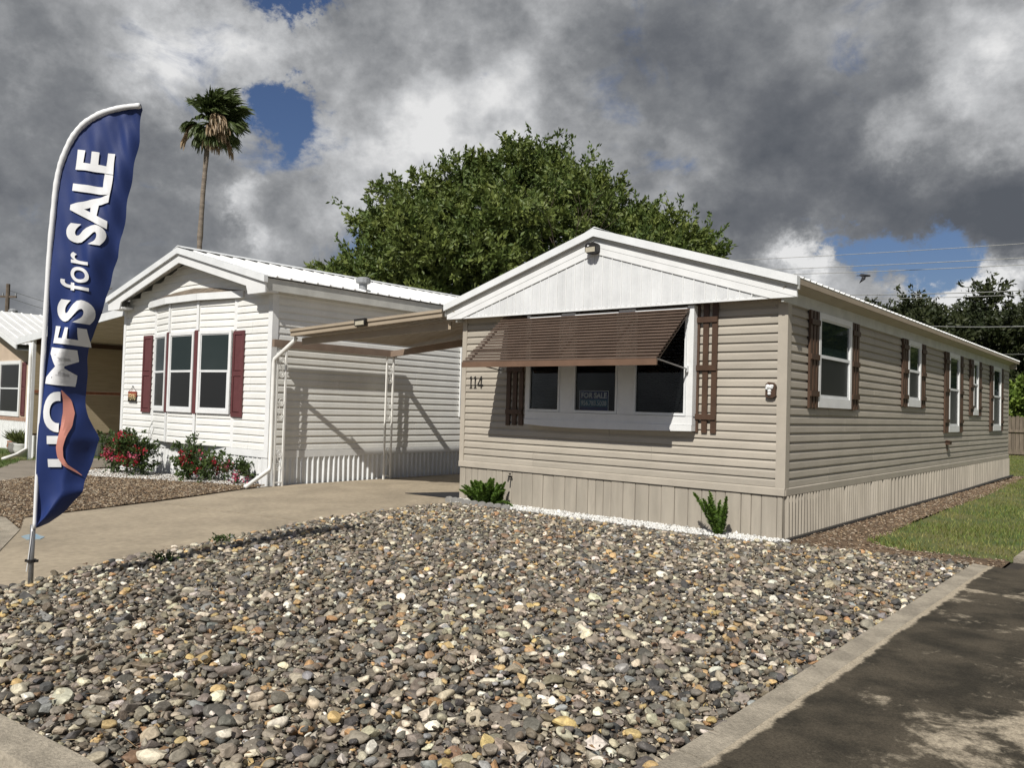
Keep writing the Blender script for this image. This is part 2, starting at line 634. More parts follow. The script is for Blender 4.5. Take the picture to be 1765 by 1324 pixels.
def text_solid(name, s, frame_fn, size, mat, parent, bold=0., depth=.006, shear=0., width=None, z=0):
    """letters standing proud of a surface: frame_fn(u, v, d) -> world point"""
    me = text_arrays(s, size, bold, shear)
    us = [v.co.x for v in me.vertices]
    u0, u1 = min(us), max(us)
    k = (width / (u1 - u0)) if width else 1
    bm = bmesh.new()
    bm.from_mesh(me)
    r = bmesh.ops.extrude_face_region(bm, geom=list(bm.faces))
    ex = {v for v in r['geom'] if isinstance(v, bmesh.types.BMVert)}
    for v in bm.verts:
        u, w = (v.co.x - u0) * k, v.co.y
        v.co = Vector(frame_fn(u, w, depth if v in ex else 0))
    bmesh.ops.recalc_face_normals(bm, faces=bm.faces)
    bm.to_mesh(me)
    bm.free()
    me.materials.clear()
    return obj(name, me, mat, parent)


# ================================================================== THE SETTING
g = MB()
xs = [-420, -60, -20.7, -10, 20, 420]
ys = [-420, -40, 0, 40, 420]
for x in xs:
    for y in ys:
        g.v.append((x, y, gh(x) - .16))
for i in range(len(xs) - 1):
    for j in range(len(ys) - 1):
        a = i * len(ys) + j
        g.f.append((a, a + len(ys), a + len(ys) + 1, a + 1))
g.build('ground', MT['ground'], kind='structure')

# street in front
st = MB()
st.poly([(-60, -30, -.158), (60, -30, -.158), (60, -8.55, -.158), (-60, -8.55, -.158)], [(0, 1, 2, 3)])
st.build('street', MT['street'], kind='structure')

# concrete driveway under the carport: three slabs with sunk joints
dr = sheet('driveway', [(-2.3, -8.5), (-4.2, -8.5), (-5.05, -7.0), (-6.4, -6.35), (-7.35, -6.0), (-7.8, -4.55), (-8.26, -3.2), (-9.02, -1.4), (-9.08, 9),
                        (-5.45, 9), (-5.45, -.1), (-5.2, -.9), (-5.0, -3.06), (-4.45, -4.8), (-3.95, -6.4), (-3.4, -7.5)], MT['joint'], -.022)
sheet('slab', [(-2.3, -8.5), (-4.2, -8.5), (-5.05, -7.0), (-6.4, -6.35), (-7.35, -5.98), (-7.8, -4.55), (-7.97, -4.015), (-4.72, -3.435), (-4.4, -4.8), (-3.95, -6.4), (-3.4, -7.5)],
      MT['driveway'], 0, dr, None, .06)
sheet('slab', [(-7.975, -3.975), (-8.26, -3.2), (-9.02, -1.4), (-9.05, .6), (-5.4, .6), (-5.4, -.1), (-5.1, -.9), (-4.72, -3.40)], MT['driveway'], 0, dr, None, .06)
sheet('slab', [(-9.05, .618), (-9.08, 9), (-5.45, 9), (-5.45, .618)], MT['driveway'], 0, dr, None, .06)

# second driveway at the far left and lawn strip beyond it
sheet('far_driveway', [(-12.6, -4.7), (-16.1, -1.45), (-16.1, 6), (-20.4, 6), (-20.4, -1.5), (-17.2, -3.0), (-14.5, -8.5), (-9.5, -7.0)], MT['old_drive'], .004)
sheet('lawn_strip', [(-17.2, -2.98), (-20.4, -1.48), (-20.4, 6), (-40, 6), (-40, -6), (-20, -6)], MT['lawn'], .0)

# kerbs
k = MB()
arc = [(-4.2, -7.60), (-5.07, -6.99), (-6.4, -6.34), (-7.5, -6.12), (-8.5, -6.32), (-10, -7.0), (-13, -8.2)]
off_ = []
for i, (x0, y0) in enumerate(arc):
    a_, b_ = arc[max(i - 1, 0)], arc[min(i + 1, len(arc) - 1)]
    dx, dy = b_[0] - a_[0], b_[1] - a_[1]
    L = math.hypot(dx, dy)
    off_.append((x0 - dy / L * .0 + dy / L * -.0 + dy / L * .17 * -1 * -1, y0 - dx / L * -.17 * -1))
off_ = [(x0 + (b[1] - a[1]) / math.hypot(b[0] - a[0], b[1] - a[1]) * -.16, y0 + (b[0] - a[0]) / math.hypot(b[0] - a[0], b[1] - a[1]) * .16)
        for (x0, y0), a, b in zip(arc, [arc[0]] + arc[:-1], arc[1:] + [arc[-1]])]
for i in range(len(arc) - 1):
    (x0, y0), (x1, y1), (x2, y2), (x3, y3) = arc[i], arc[i + 1], off_[i + 1], off_[i]
    k.hexa([(x0, y0, -.16), (x1, y1, -.16), (x2, y2, -.16), (x3, y3, -.16)], [(x0, y0, -.052), (x1, y1, -.052), (x2, y2, -.056), (x3, y3, -.056)])
k.build('corner_kerb', MT['kerb'], kind='structure')
gt = MB()
gt.poly([(p[0], p[1], -.066) for p in arc] + [(-14, -9.5, -.066), (-4.2, -9.5, -.066)], [tuple(range(len(arc) + 2))])
gt.build('gutter_apron', MT['kerb'], kind='structure')
k = MB()
line = [(-3.0, -8.42), (-1.6, -8.56), (-.46, -8.48), (.32, -8.41), (1.2, -8.40), (2.06, -8.42)]
for (x0, y0), (x1, y1) in zip(line, line[1:]):
    k.hexa([(x0, y0 - .24, -.17), (x1, y1 - .24, -.17), (x1, y1, -.17), (x0, y0, -.17)],
           [(x0, y0 - .17, -.035), (x1, y1 - .17, -.035), (x1, y1 - .01, -.015), (x0, y0 - .01, -.015)])
    k.hexa([(x0, y0 - .62, -.17), (x1, y1 - .62, -.17), (x1, y1 - .235, -.17), (x0, y0 - .235, -.17)],
           [(x0, y0 - .62, -.152), (x1, y1 - .62, -.152), (x1, y1 - .235, -.14), (x0, y0 - .235, -.14)])
k.build('street_kerb', MT['kerb'], kind='structure')

# mottled side driveway on the right, slabs and flush kerb pieces
sd = MB()
sd.poly([(2.06, -8.4, -.075), (7.5, -8.4, -.075), (7.5, 9, -.075), (2.35, 9, -.075), (2.35, .06, -.075), (2.06, .06, -.075)], [tuple(range(6))])
sd = sd.build('side_driveway', MT['joint'], kind='structure')
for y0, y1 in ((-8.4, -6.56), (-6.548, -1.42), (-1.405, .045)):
    MB().box(2.226, 7.5, y0, y1, -.12, -.047).build('slab', MT['mottled'], sd)
MB().box(2.50, 7.5, .062, 9, -.12, -.050).build('slab', MT['mottled'], sd)
for y0, y1 in ((-8.4, -6.56), (-6.548, -3.0), (-2.99, .045)):
    m = MB()
    m.hexa([(2.07, y0, -.14), (2.225, y0, -.14), (2.225, y1, -.14), (2.07, y1, -.14)], [(2.08, y0, -.040), (2.2255, y0, -.047), (2.2255, y1, -.047), (2.08, y1, -.040)])
    m.build('kerb_stone', MT['kerb'], sd)
MB().box(2.36, 2.492, .7, 9, -.12, -.020).build('kerb_stone', MT['kerb'], sd)

# lawn and mulch strip along the house
sheet('lawn', [(.75, .75), (1.2, .45), (2.36, .62), (2.36, 9), (7.5, 9), (40, 9), (40, 60), (-12, 60), (-8, 17.5), (.2, 17.5), (.55, 9)], MT['lawn'], -.004)
sheet('mulch_strip', [(.02, -.12), (2.34, .05), (2.34, .64), (1.2, .5), (.8, .8), (.62, 4), (.6, 9), (.35, 17.4), (.02, 17.4)], MT['mulch_soil'], .004)

# cobble bed
BED = [(2.07, .04), (.2, -.12), (-.2, -.42), (-1.2, -.46), (-2.6, -.46), (-3.9, -.46), (-5.05, -.45), (-5.25, -.9), (-5.02, -3.06), (-4.45, -4.8), (-3.98, -6.4),
       (-3.42, -7.5), (-3.0, -8.40), (-1.6, -8.55), (-.46, -8.47), (.32, -8.40), (1.2, -8.39), (2.07, -8.41)]


def inside(P, poly):
    x, y = P[:, 0], P[:, 1]
    c = np.zeros(len(P), bool)
    n = len(poly)
    for i in range(n):
        x0, y0 = poly[i]
        x1, y1 = poly[(i + 1) % n]
        if y0 == y1:
            continue
        t = ((y0 > y) != (y1 > y)) & (x < (x1 - x0) * (y - y0) / (y1 - y0) + x0)
        c ^= t
    return c


def edge_dist(P, poly):
    d = np.full(len(P), 1e9)
    for i in range(len(poly)):
        a = np.array(poly[i])
        b = np.array(poly[(i + 1) % len(poly)])
        ab = b - a
        t = np.clip(((P - a) @ ab) / (ab @ ab), 0, 1)
        d = np.minimum(d, np.hypot(*(P - a - t[:, None] * ab).T))
    return d


def mound(P):
    d = np.clip(edge_dist(P, BED) / 1.6, 0, 1)
    return -.088 + .085 * d * (2 - d) + .012 * np.sin(P[:, 0] * 2.1 + 1) * np.sin(P[:, 1] * 1.7) * d


gx, gy = np.meshgrid(np.linspace(-5.3, 2.07, 60), np.linspace(-8.5, .05, 70))
gp = np.stack([gx.ravel(), gy.ravel()], 1)
ins = inside(gp, BED)
gz = np.where(ins, mound(gp), -.09)
vid = np.arange(len(gp)).reshape(gx.shape)
quads = np.stack([vid[:-1, :-1], vid[:-1, 1:], vid[1:, 1:], vid[1:, :-1]], -1).reshape(-1, 4)
quads = quads[ins[quads].any(1)]
bed = obj('cobble_bed', fast_mesh('cobble_bed', np.column_stack([gp, gz]), quads), MT['soil'], kind='structure')


def rock_variant(sub, seed, k):
    r = np.random.default_rng(seed)
    bm = bmesh.new()
    bmesh.ops.create_icosphere(bm, subdivisions=sub, radius=1)
    V = np.array([v.co[:] for v in bm.verts])
    F = np.array([[v.index for v in f.verts] for f in bm.faces])
    bm.free()
    disp = np.ones(len(V))
    for _ in range(7):
        d = r.normal(size=3)
        d /= np.linalg.norm(d)
        disp += k * r.uniform(-.5, .5) * np.maximum(0, V @ d) ** 2
    for _ in range(9):                                  # flattened facets
        d = r.normal(size=3)
        d /= np.linalg.norm(d)
        c = r.uniform(.42, .86)
        h = (V * disp[:, None]) @ d
        V = V - np.outer(np.maximum(0, h - c) * .93 / np.maximum(disp, .1), d)
    V = V * disp[:, None]
    V *= np.array([1.08, r.uniform(.6, .95), r.uniform(.42, .72)])
    return V, F


STONE_COLS = np.array([(.060, .060, .060), (.095, .090, .082), (.125, .115, .10), (.17, .152, .125), (.21, .185, .15), (.145, .12, .088),
                       (.33, .29, .22), (.48, .44, .35), (.40, .29, .14), (.34, .21, .11), (.20, .13, .085), (.60, .57, .50), (.23, .235, .235)])
STONE_P = np.array([.06, .10, .14, .16, .15, .09, .11, .08, .045, .02, .015, .04, .035])
STONE_P = STONE_P / STONE_P.sum()


def scatter_stones(poly, bounds, classes, zfun, seed):
    """classes: (count tried, rmin, rmax, overlap factor); python dart throwing on a hash grid"""
    r = np.random.default_rng(seed)
    cell = .12
    grid = {}
    out = []
    for cnt, r0, r1, ov, lift in classes:
        P = np.column_stack([r.uniform(bounds[0], bounds[1], cnt), r.uniform(bounds[2], bounds[3], cnt)])
        P = P[inside(P, poly)]
        rad = r0 + (r1 - r0) * r.random(len(P)) ** 1.6
        Z = zfun(P)
        for (x, y), q, z in zip(P.tolist(), rad.tolist(), Z.tolist()):
            i, j = int(x / cell + 1000), int(y / cell + 1000)
            ok = True
            for a in (i - 1, i, i + 1):
                for b in (j - 1, j, j + 1):
                    for (u, v, w) in grid.get((a, b), ()):
                        if (x - u) ** 2 + (y - v) ** 2 < (ov * (q + w)) ** 2:
                            ok = False
                            break
                    if not ok:
                        break
                if not ok:
                    break
            if ok:
                grid.setdefault((i, j), []).append((x, y, q))
                out.append((x, y, z + lift, q))
    return np.array(out)


def rot_mats(n, r, tilt):
    yaw = r.uniform(0, 2 * PI, n)
    ax = r.uniform(0, 2 * PI, n)
    tl = np.abs(r.normal(0, tilt, n))
    c, s = np.cos(yaw), np.sin(yaw)
    Z = np.zeros((n, 3, 3))
    Z[:, 0, 0], Z[:, 0, 1], Z[:, 1, 0], Z[:, 1, 1], Z[:, 2, 2] = c, -s, s, c, 1
    k = np.stack([np.cos(ax), np.sin(ax), np.zeros(n)], 1)
    K = np.zeros((n, 3, 3))
    K[:, 0, 2], K[:, 1, 2], K[:, 2, 0], K[:, 2, 1] = k[:, 1], -k[:, 0], -k[:, 1], k[:, 0]
    I = np.eye(3)[None]
    T = I + np.sin(tl)[:, None, None] * K + (1 - np.cos(tl))[:, None, None] * (K @ K)
    return T @ Z


def stone_mass(name, S, cols, variants, mat, tilt, seed, parent=None, squash=1.):
    r = np.random.default_rng(seed)
    which = r.integers(0, len(variants), len(S))
    VV, FF, CC, SS = [], [], [], []
    off = 0
    for q, (V, F) in enumerate(variants):
        idx = np.where(which == q)[0]
        if not len(idx):
            continue
        Rm = rot_mats(len(idx), r, tilt)
        A = np.einsum('nij,vj->nvi', Rm, V) * S[idx, 3][:, None, None]
        A[:, :, 2] *= squash
        A += S[idx, None, :3]
        VV.append(A.reshape(-1, 3))
        FF.append((F[None] + (np.arange(len(idx)) * len(V))[:, None, None] + off).reshape(-1, 3))
        CC.append(np.repeat(cols[idx], len(V), 0))
        SS.append(np.full(len(idx) * len(F), q % 5 > 2))
        off += len(idx) * len(V)
    me = fast_mesh(name, np.concatenate(VV), np.concatenate(FF), np.concatenate(CC), np.concatenate(SS))
    return obj(name, me, mat, parent, kind='stuff')


BEDZ = lambda P: mound(P)
S1 = scatter_stones(BED, (-5.3, 2.07, -8.55, .05),
                    [(1500, .050, .076, .76, .022), (20000, .033, .052, .70, .018), (120000, .017, .033, .62, .010)], BEDZ, 5)
# loose upper stones lying on the others
S2 = scatter_stones(BED, (-5.3, 2.07, -8.55, .05), [(12000, .018, .050, 1.0, .042)], BEDZ, 6)
S = np.concatenate([S1, S2])
S[:, 2] += rng.normal(0, .006, len(S))
ci = rng.choice(len(STONE_COLS), len(S), p=STONE_P)
scol = STONE_COLS[ci] * rng.uniform(.85, 1.55, (len(S), 1)) * np.array((1.03, 1., .95)) * rng.uniform(.95, 1.05, (len(S), 3))
dist = np.hypot(S[:, 0] - CAM.x, S[:, 1] - CAM.y)
rel = np.stack([S[:, 0] - CAM.x, S[:, 1] - CAM.y, S[:, 2] - CAM.z], 1)
dep = rel @ np.array(fw)
px = (rel @ np.array(rt2)) / dep * 1403 + 882
py = -(rel @ np.array(up2)) / dep * 1403 + 662
vis = (px > -5) & (px < 1770) & (py < 1330)
appear = np.where(vis, S[:, 3] / dep, 0)
top = np.argsort(-appear)[:300]
rest = np.ones(len(S), bool)
rest[top] = False
v2 = [rock_variant(2, 100 + i, .55) for i in range(14)]
v3 = [rock_variant(3, 100 + i, .55) for i in range(14)]
v3m = [fast_mesh('stone', V, F, None, i % 5 > 1) for i, (V, F) in enumerate(v3)]
for m_ in v3m:
    m_.materials.append(MT['stone_o'])
Rt = rot_mats(300, rng, .3)
for q, i in enumerate(top):
    o = bpy.data.objects.new('stone', v3m[q % 14])
    COL.objects.link(o)
    o.parent = bed
    mw = Matrix(Rt[q].tolist()).to_4x4()
    o.location = S[i, :3]
    o.rotation_euler = mw.to_euler()
    o.scale = (S[i, 3],) * 3
    o.color = (*scol[i], 1)
stone_mass('cobbles', S[rest], scol[rest], v2, MT['stone_a'], .3, 21, bed)


# white stone chips along the skirting of the tan home
WB = [(.1, -.02), (-5.45, -.02), (-5.45, -.32), (-5.1, -.5), (-3.9, -.47), (-2.6, -.49), (-1.2, -.49), (-.2, -.44), (.12, -.14)]
sheet('white_stone_border', WB, MT['edging'], .006)
Wst = scatter_stones(WB, (-5.5, .15, -.52, 0), [(9000, .018, .034, .62, .018), (5000, .016, .026, 1.0, .04)], lambda P: np.full(len(P), -.052), 8)
wc = np.array((.78, .77, .73)) * rng.uniform(.8, 1.03, (len(Wst), 1))
v1 = [rock_variant(1, 300 + i, .7) for i in range(8)]
stone_mass('white_stone_chips', Wst, wc, v1, MT['stone_a'], .5, 31, None, 1.3)

# bark / brown gravel bed before the white home
CB = [(-6.45, -6.315), (-7.36, -5.97), (-7.86, -4.55), (-8.34, -3.2), (-9.1, -1.35), (-14.95, -1.35), (-15.9, -1.6), (-12.7, -4.6), (-10.4, -7.1), (-8.5, -6.31), (-7.5, -6.11)]
sheet('brown_gravel_bed', CB, MT['mulch_soil'], .004)


def chips(name, poly, bounds, n, size, cols, zf, seed, flat=.35, parent=None):
    r = np.random.default_rng(seed)
    P = np.column_stack([r.uniform(bounds[0], bounds[1], n), r.uniform(bounds[2], bounds[3], n)])
    P = P[inside(P, poly)]
    n = len(P)
    S_ = np.column_stack([P, zf(P) + r.uniform(0, .014, n), r.uniform(size[0], size[1], n)])
    c = np.array(cols)[r.integers(0, len(cols), n)] * r.uniform(.65, 1.35, (n, 1))
    var = []
    for i in range(6):
        q = np.random.default_rng(900 + i)
        V = np.array([(-1, -.5, -.2), (1, -.4, -.2), (.9, .5, -.2), (-.8, .45, -.2), (-.7, -.3, .25), (.8, -.3, .2), (.6, .3, .3), (-.7, .3, .22)], float) * q.uniform(.7, 1.25, (8, 3))
        F = np.array([(4, 5, 6), (4, 6, 7), (0, 1, 5), (0, 5, 4), (1, 2, 6), (1, 6, 5), (2, 3, 7), (2, 7, 6), (3, 0, 4), (3, 4, 7)])
        var.append((V, F))
    o = stone_mass(name, S_, c, var, MT['chip'], flat, seed + 1, parent)
    return o


chips('grit', BED, (-5.3, 2.07, -8.55, .05), 60000, (.006, .013), [(.20, .165, .12), (.11, .09, .07), (.30, .26, .20), (.42, .38, .30), (.15, .10, .065)], lambda P: mound(P) + .012, 45, .8)


rl = np.random.default_rng(77)
LP = np.column_stack([rl.uniform(-5.2, 2.05, 1500), rl.uniform(-8.4, 0, 1500)])
LP = LP[inside(LP, BED)]
nl = len(LP)
lc_ = np.array([(.20, .12, .06), (.30, .20, .10), (.12, .075, .045), (.38, .30, .18)])[rl.integers(0, 4, nl)] * rl.uniform(.7, 1.2, (nl, 1))
ll = np.where(rl.random(nl) < .45, rl.uniform(.07, .16, nl), rl.uniform(.025, .05, nl))
lw = np.where(ll > .06, .005, ll * .5)
aa = rl.uniform(0, 2 * PI, nl)
bb = np.column_stack([LP, mound(LP) + rl.uniform(.035, .07, nl)])
dd = np.column_stack([np.cos(aa), np.sin(aa), rl.normal(0, .15, nl)])
dd /= np.linalg.norm(dd, axis=1, keepdims=True)
sd_ = np.cross(dd, np.column_stack([rl.normal(0, .4, nl), rl.normal(0, .4, nl), np.ones(nl)]))
sd_ /= np.linalg.norm(sd_, axis=1, keepdims=True)
LV = np.stack([bb, bb + dd * (ll * .45)[:, None] + sd_ * (lw / 2)[:, None], bb + dd * ll[:, None] + np.array((0, 0, -.008)), bb + dd * (ll * .45)[:, None] - sd_ * (lw / 2)[:, None]], 1).reshape(-1, 3)
obj('leaf_litter', fast_mesh('leaf_litter', LV, np.arange(len(LV)).reshape(-1, 4), np.repeat(lc_, 4, 0)), MT['chip'], bed, kind='stuff')


ghv = np.vectorize(gh)
chips('bark_chips', CB, (-16, -6.4, -7, -1.3), 42000, (.010, .026), [(.20, .135, .08), (.14, .095, .06), (.27, .20, .125), (.36, .30, .22), (.09, .065, .045)],
      lambda P: ghv(P[:, 0]) + .008, 41)
MS = [(.03, -.02), (2.34, .06), (2.34, .66), (1.2, .52), (.82, .85), (.66, 4), (.64, 9), (.36, 17.2), (.03, 17.2)]
chips('mulch_chips', MS, (.03, 2.34, -.02, 17.2), 15000, (.009, .024), [(.19, .125, .08), (.12, .08, .05), (.26, .19, .12), (.33, .27, .2)], lambda P: np.full(len(P), -.054), 43)
WL2 = [(-9.35, -1.75), (-9.3, -1.4), (-14.9, -1.4), (-15.2, -1.75), (-14.0, -2.55), (-13.0, -2.75), (-11.6, -2.35), (-10.4, -2.1)]
Ws2 = scatter_stones(WL2, (-15.3, -9.2, -2.8, -1.4), [(9000, .022, .042, .8, .02)], lambda P: ghv(P[:, 0]), 9)
stone_mass('white_stone_mulch', Ws2, np.array((.74, .72, .67)) * rng.uniform(.6, 1.05, (len(Ws2), 1)), v1, MT['stone_a'], .5, 33)


# grass blades on the lawns
def grass(name, poly, bounds, n, h0, h1, cols, zoff, seed):
    r = np.random.default_rng(seed)
    P = np.column_stack([r.uniform(bounds[0], bounds[1], n), bounds[2] + (bounds[3] - bounds[2]) * r.random(n) ** 1.5])
    P = P[inside(P, poly)]
    # patchy: thinner where a slow wave is low
    w = np.sin(P[:, 0] * 1.9 + 2 * np.sin(P[:, 1] * .7)) * np.sin(P[:, 1] * 1.1 + P[:, 0] * .6)
    keep = r.random(len(P)) < .62 + .38 * w
    P = P[keep]
    w = w[keep]
    n = len(P)
    z = ghv(P[:, 0]) + zoff
    a = r.uniform(0, 2 * PI, n)
    h = r.uniform(h0, h1, n) * (1 + .25 * w)
    wd = r.uniform(.004, .008, n)
    ln = r.uniform(.2, .9, n) * h
    b = r.uniform(0, 2 * PI, n)
    c0 = np.column_stack([P, z])
    s = np.column_stack([np.cos(a), np.sin(a), np.zeros(n)]) * wd[:, None]
    tip = c0 + np.column_stack([np.cos(b) * ln, np.sin(b) * ln, h])
    V = np.stack([c0 - s, c0 + s, tip], 1).reshape(-1, 3)
    F = np.arange(len(V)).reshape(-1, 3)
    t = (r.random(n) * .75 + .25 * (w < 0))[:, None]
    c = np.array(cols[0]) * (1 - t) + np.array(cols[1]) * t
    c *= r.uniform(.7, 1.25, (n, 1))
    return obj(name, fast_mesh(name, V, F, np.repeat(c, 3, 0)), MT['grass'], kind='stuff')


LAWN = [(.75, .8), (1.2, .5), (2.36, .66), (2.36, 9), (7, 9), (7, 34), (-3, 34), (-1, 17.5), (.3, 17.4), (.55, 9)]
grass('grass_blades', LAWN, (-3, 7, .5, 34), 150000, .03, .07, [(.12, .18, .035), (.28, .25, .09)], 0, 51)
LS = [(-17.2, -2.95), (-20.4, -1.4), (-20.4, 4), (-27, 4), (-27, -6), (-20, -6)]
grass('grass_strip_blades', LS, (-27, -17, -6, 4), 40000, .05, .09, [(.08, .15, .03), (.12, .14, .04)], 0, 52)


# ================================================================== house parts
def plank_mesh(length, lap, out=.024):
    """double-lap vinyl siding course, s along +x, outward -y, z up"""
    pr = [(0, .004), (-out + .004, .004), (-out, 0), (-out, .010), (-out + .005, lap * .60), (-out * .16, lap * .86), (-out * .12, lap + .006), (0, lap + .006)]
    m = MB()
    m.prism(pr, 0, length, 'x')
    return m.mesh('siding_plank')


def siding(parent, a, b, z0, n, lap, mat, widths=None, out=.024, piece=3.66):
    """n courses between plan points a and b (outward is to the right of a->b), in factory lengths"""
    a, b = Vector(a), Vector(b)
    L = (b - a).length
    ang = math.atan2(b.y - a.y, b.x - a.x)
    d_ = (b - a).normalized()
    nr = Vector((d_.y, -d_.x))
    cache = {}
    for i in range(n):
        s0, s1 = widths(i) if widths else (0, L)
        if s1 - s0 < .05:
            continue
        cuts = [s0]
        while True:
            q = cuts[-1] + (piece if len(cuts) > 1 else piece * (.4 + .19 * ((i // 2 * 7) % 4)))
            if q > s1 - .5:
                break
            cuts.append(q)
        cuts.append(s1)
        for k_ in range(len(cuts) - 1):
            key = round(cuts[k_ + 1] - cuts[k_] - (.003 if k_ < len(cuts) - 2 else 0), 3)
            if key not in cache:
                me = plank_mesh(key, lap, out)
                me.materials.append(mat)
                cache[key] = me
            o = bpy.data.objects.new('siding_plank', cache[key])
            p = a + d_ * cuts[k_] + nr * (.0012 * (k_ % 2))
            link(o, parent, (p.x, p.y, z0 + i * lap + R.uniform(-.0012, .0012)))
            o.rotation_euler = (0, R.uniform(-.0006, .0006), ang)


def ribbed(parent, name, a, b, z0, z1, pitch, depth, mat, per=4, jitter=0., ribw=.3):
    """upright ribbed skirting sheets from a to b, outward right of a->b, one object per sheet"""
    a, b = Vector(a), Vector(b)
    L = (b - a).length
    t = (b - a).normalized()
    nrm = Vector((t.y, -t.x))
    npitch = max(1, round(L / pitch))
    pitch = L / npitch
    i = 0
    first = True
    while i < npitch:
        kk = min(per, npitch - i)
        prof = []
        for q in range(kk):
            s = q * pitch
            prof += [(s, .0), (s + pitch * (1 - ribw) * .9, 0.0), (s + pitch * (1 - ribw * .75), depth), (s + pitch * (1 - ribw * .2), depth)]
        prof.append((kk * pitch - .002, 0))
        m = MB()
        n = len(prof)
        lean = R.uniform(-jitter, jitter)
        P0 = a + t * (i * pitch)
        pts = []
        for z, ln in ((z0, 0), (z1, lean)):
            for s, d in prof:
                p = P0 + t * (s + ln) + nrm * (d + .004 + abs(lean) * .25)
                pts.append((p.x, p.y, z))
        fs = [(q, q + 1, n + q + 1, n + q) for q in range(n - 1)]
        m.poly(pts, fs)
        obj(name, m.mesh(name, fix=False), mat, parent)
        i += kk


def window(parent, a, b, z0, z1, zmid, fw_=.06, depth=.03, apron=.10, top_glass='glass', low_glass='glass_screen', head=.08):
    """single-hung window between plan points a and b; returns the window part"""
    a, b = Vector(a), Vector(b)
    L = (b - a).length
    t = (b - a).normalized()
    fr = (a.x, a.y, t.x, t.y, t.y, -t.x)
    m = MB(fr)
    m.box(0, fw_, .0, depth, z0 + apron, z1 - head)
    m.box(L - fw_, L, .0, depth, z0 + apron, z1 - head)
    m.box(0, L, .0, depth, z1 - head, z1)
    m.box(0, L, .0, depth, z0, z0 + apron)
    w = m.build('window', MT['white_trim'], parent)
    s = MB(fr)
    sw = .035
    x0, x1, y0, y1 = fw_ + .002, L - fw_ - .002, z0 + apron + .002, z1 - head - .002
    s.box(x0, x1, -.0, depth - .006, zmid - .022, zmid + .022)
    s.box(x0, x0 + sw, 0, depth - .012, y0, zmid - .022)
    s.box(x1 - sw, x1, 0, depth - .012, y0, zmid - .022)
    s.box(x0 + sw, x1 - sw, 0, depth - .012, y0, y0 + .04)
    s.box(x0, x0 + .018, 0, depth - .014, zmid + .022, y1)
    s.box(x1 - .018, x1, 0, depth - .014, zmid + .022, y1)
    s.box(x0 + .018, x1 - .018, 0, depth - .014, y1 - .02, y1)
    s.build('sash', MT['white_metal'], w)
    MB(fr).box(x0 + .018, x1 - .018, -.02, .006, zmid + .022, y1 - .02).build('pane', MT[top_glass], w)
    MB(fr).box(x0 + sw, x1 - sw, -.02, .009, y0 + .04, zmid - .022).build('pane', MT[low_glass], w)
    return w


def board_shutter(parent, a, b, z0, z1, bz, depth=.022, mat='brown', off=.026, bw=.078):
    """three upright boards joined by battens; off = stand-off from the wall face"""
    a, b = Vector(a), Vector(b)
    L = (b - a).length
    t = (b - a).normalized()
    fr = (a.x, a.y, t.x, t.y, t.y, -t.x)
    sh = bpy.data.objects.new('shutter', None)
    sh.empty_display_size = .1
    link(sh, parent, (a.x, a.y, z0))
    gap = (L - 3 * bw) / 2
    for i in range(3):
        s = i * (bw + gap)
        MB(fr).box(s, s + bw, off, off + depth, z0 + R.uniform(-.006, .006), z1).build('shutter_board', MT[mat], sh)
    for zc in bz:
        MB(fr).box(.004, L - .004, off + depth, off + depth + .02, zc - .036, zc + .036).build('batten', MT[mat], sh)
    return sh


def roof_panels(parent, y0, y1, xe, ze, xr, zr, mat, pitch, per, ribh=.02, name='roof_panel', thick=.012):
    """ribbed metal sheets running from eave (xe,ze) to ridge (xr,zr), laid side by side along y"""
    n = round((y1 - y0) / (pitch * per))
    wdt = (y1 - y0) / n
    up_ = Vector((-(zr - ze), 0, xr - xe))
    if up_.z < 0:
        up_ = -up_
    up_.normalize()
    prof = []
    p = wdt / per
    for q in range(per):
        s = q * p
        prof += [(s + p * .10, 0), (s + p * .80, 0), (s + p * .86, ribh), (s + p * .94, ribh), (s + p, 0)]
    prof = [(0, 0)] + prof
    n_ = len(prof)
    m = MB()
    pts = []
    for (x, z) in ((xe, ze), (xr, zr)):
        for s, h in prof:
            pts.append((x + up_.x * h, s * .9995, z + up_.z * h))
    for (x, z) in ((xe, ze), (xr, zr)):
        for s in (0, wdt * .9995):
            pts.append((x - up_.x * thick, s, z - up_.z * thick))
    fs = [(q, q + 1, n_ + q + 1, n_ + q) for q in range(n_ - 1)]
    b = 2 * n_
    fs.append((b, b + 1, b + 3, b + 2))
    fs.append(tuple(range(n_)) + (b + 1, b))
    m.poly(pts, fs)
    me = m.mesh(name, fix=True)
    me.materials.append(mat)
    for i in range(n):
        o = bpy.data.objects.new(name, me)
        link(o, parent, (0, y0 + i * wdt, 0))


# ================================================================== TAN HOME
TW, TL = 5.5, 16.2
tan = thing('mobile_home', 'tan manufactured home numbered 114 with white gable, brown awning and brown shutters', 'house', (-2.75, 8.1, -.06), 'manufactured homes')
ZS, ZT, LAP = .50, 2.95, .1143
core = MB()
core.box(-TW + .012, -.012, .012, TL - .012, -.05, 3.12)
core.build('wall', MT['tan_skirt'], tan)
PL_Z = ZS + .10


def split(i):
    return None


siding(tan, (-TW + .09, 0), (-.09, 0), PL_Z, 21, LAP, MT['tan'])
siding(tan, (0, .09), (0, TL - .06), PL_Z, 21, LAP, MT['tan'])
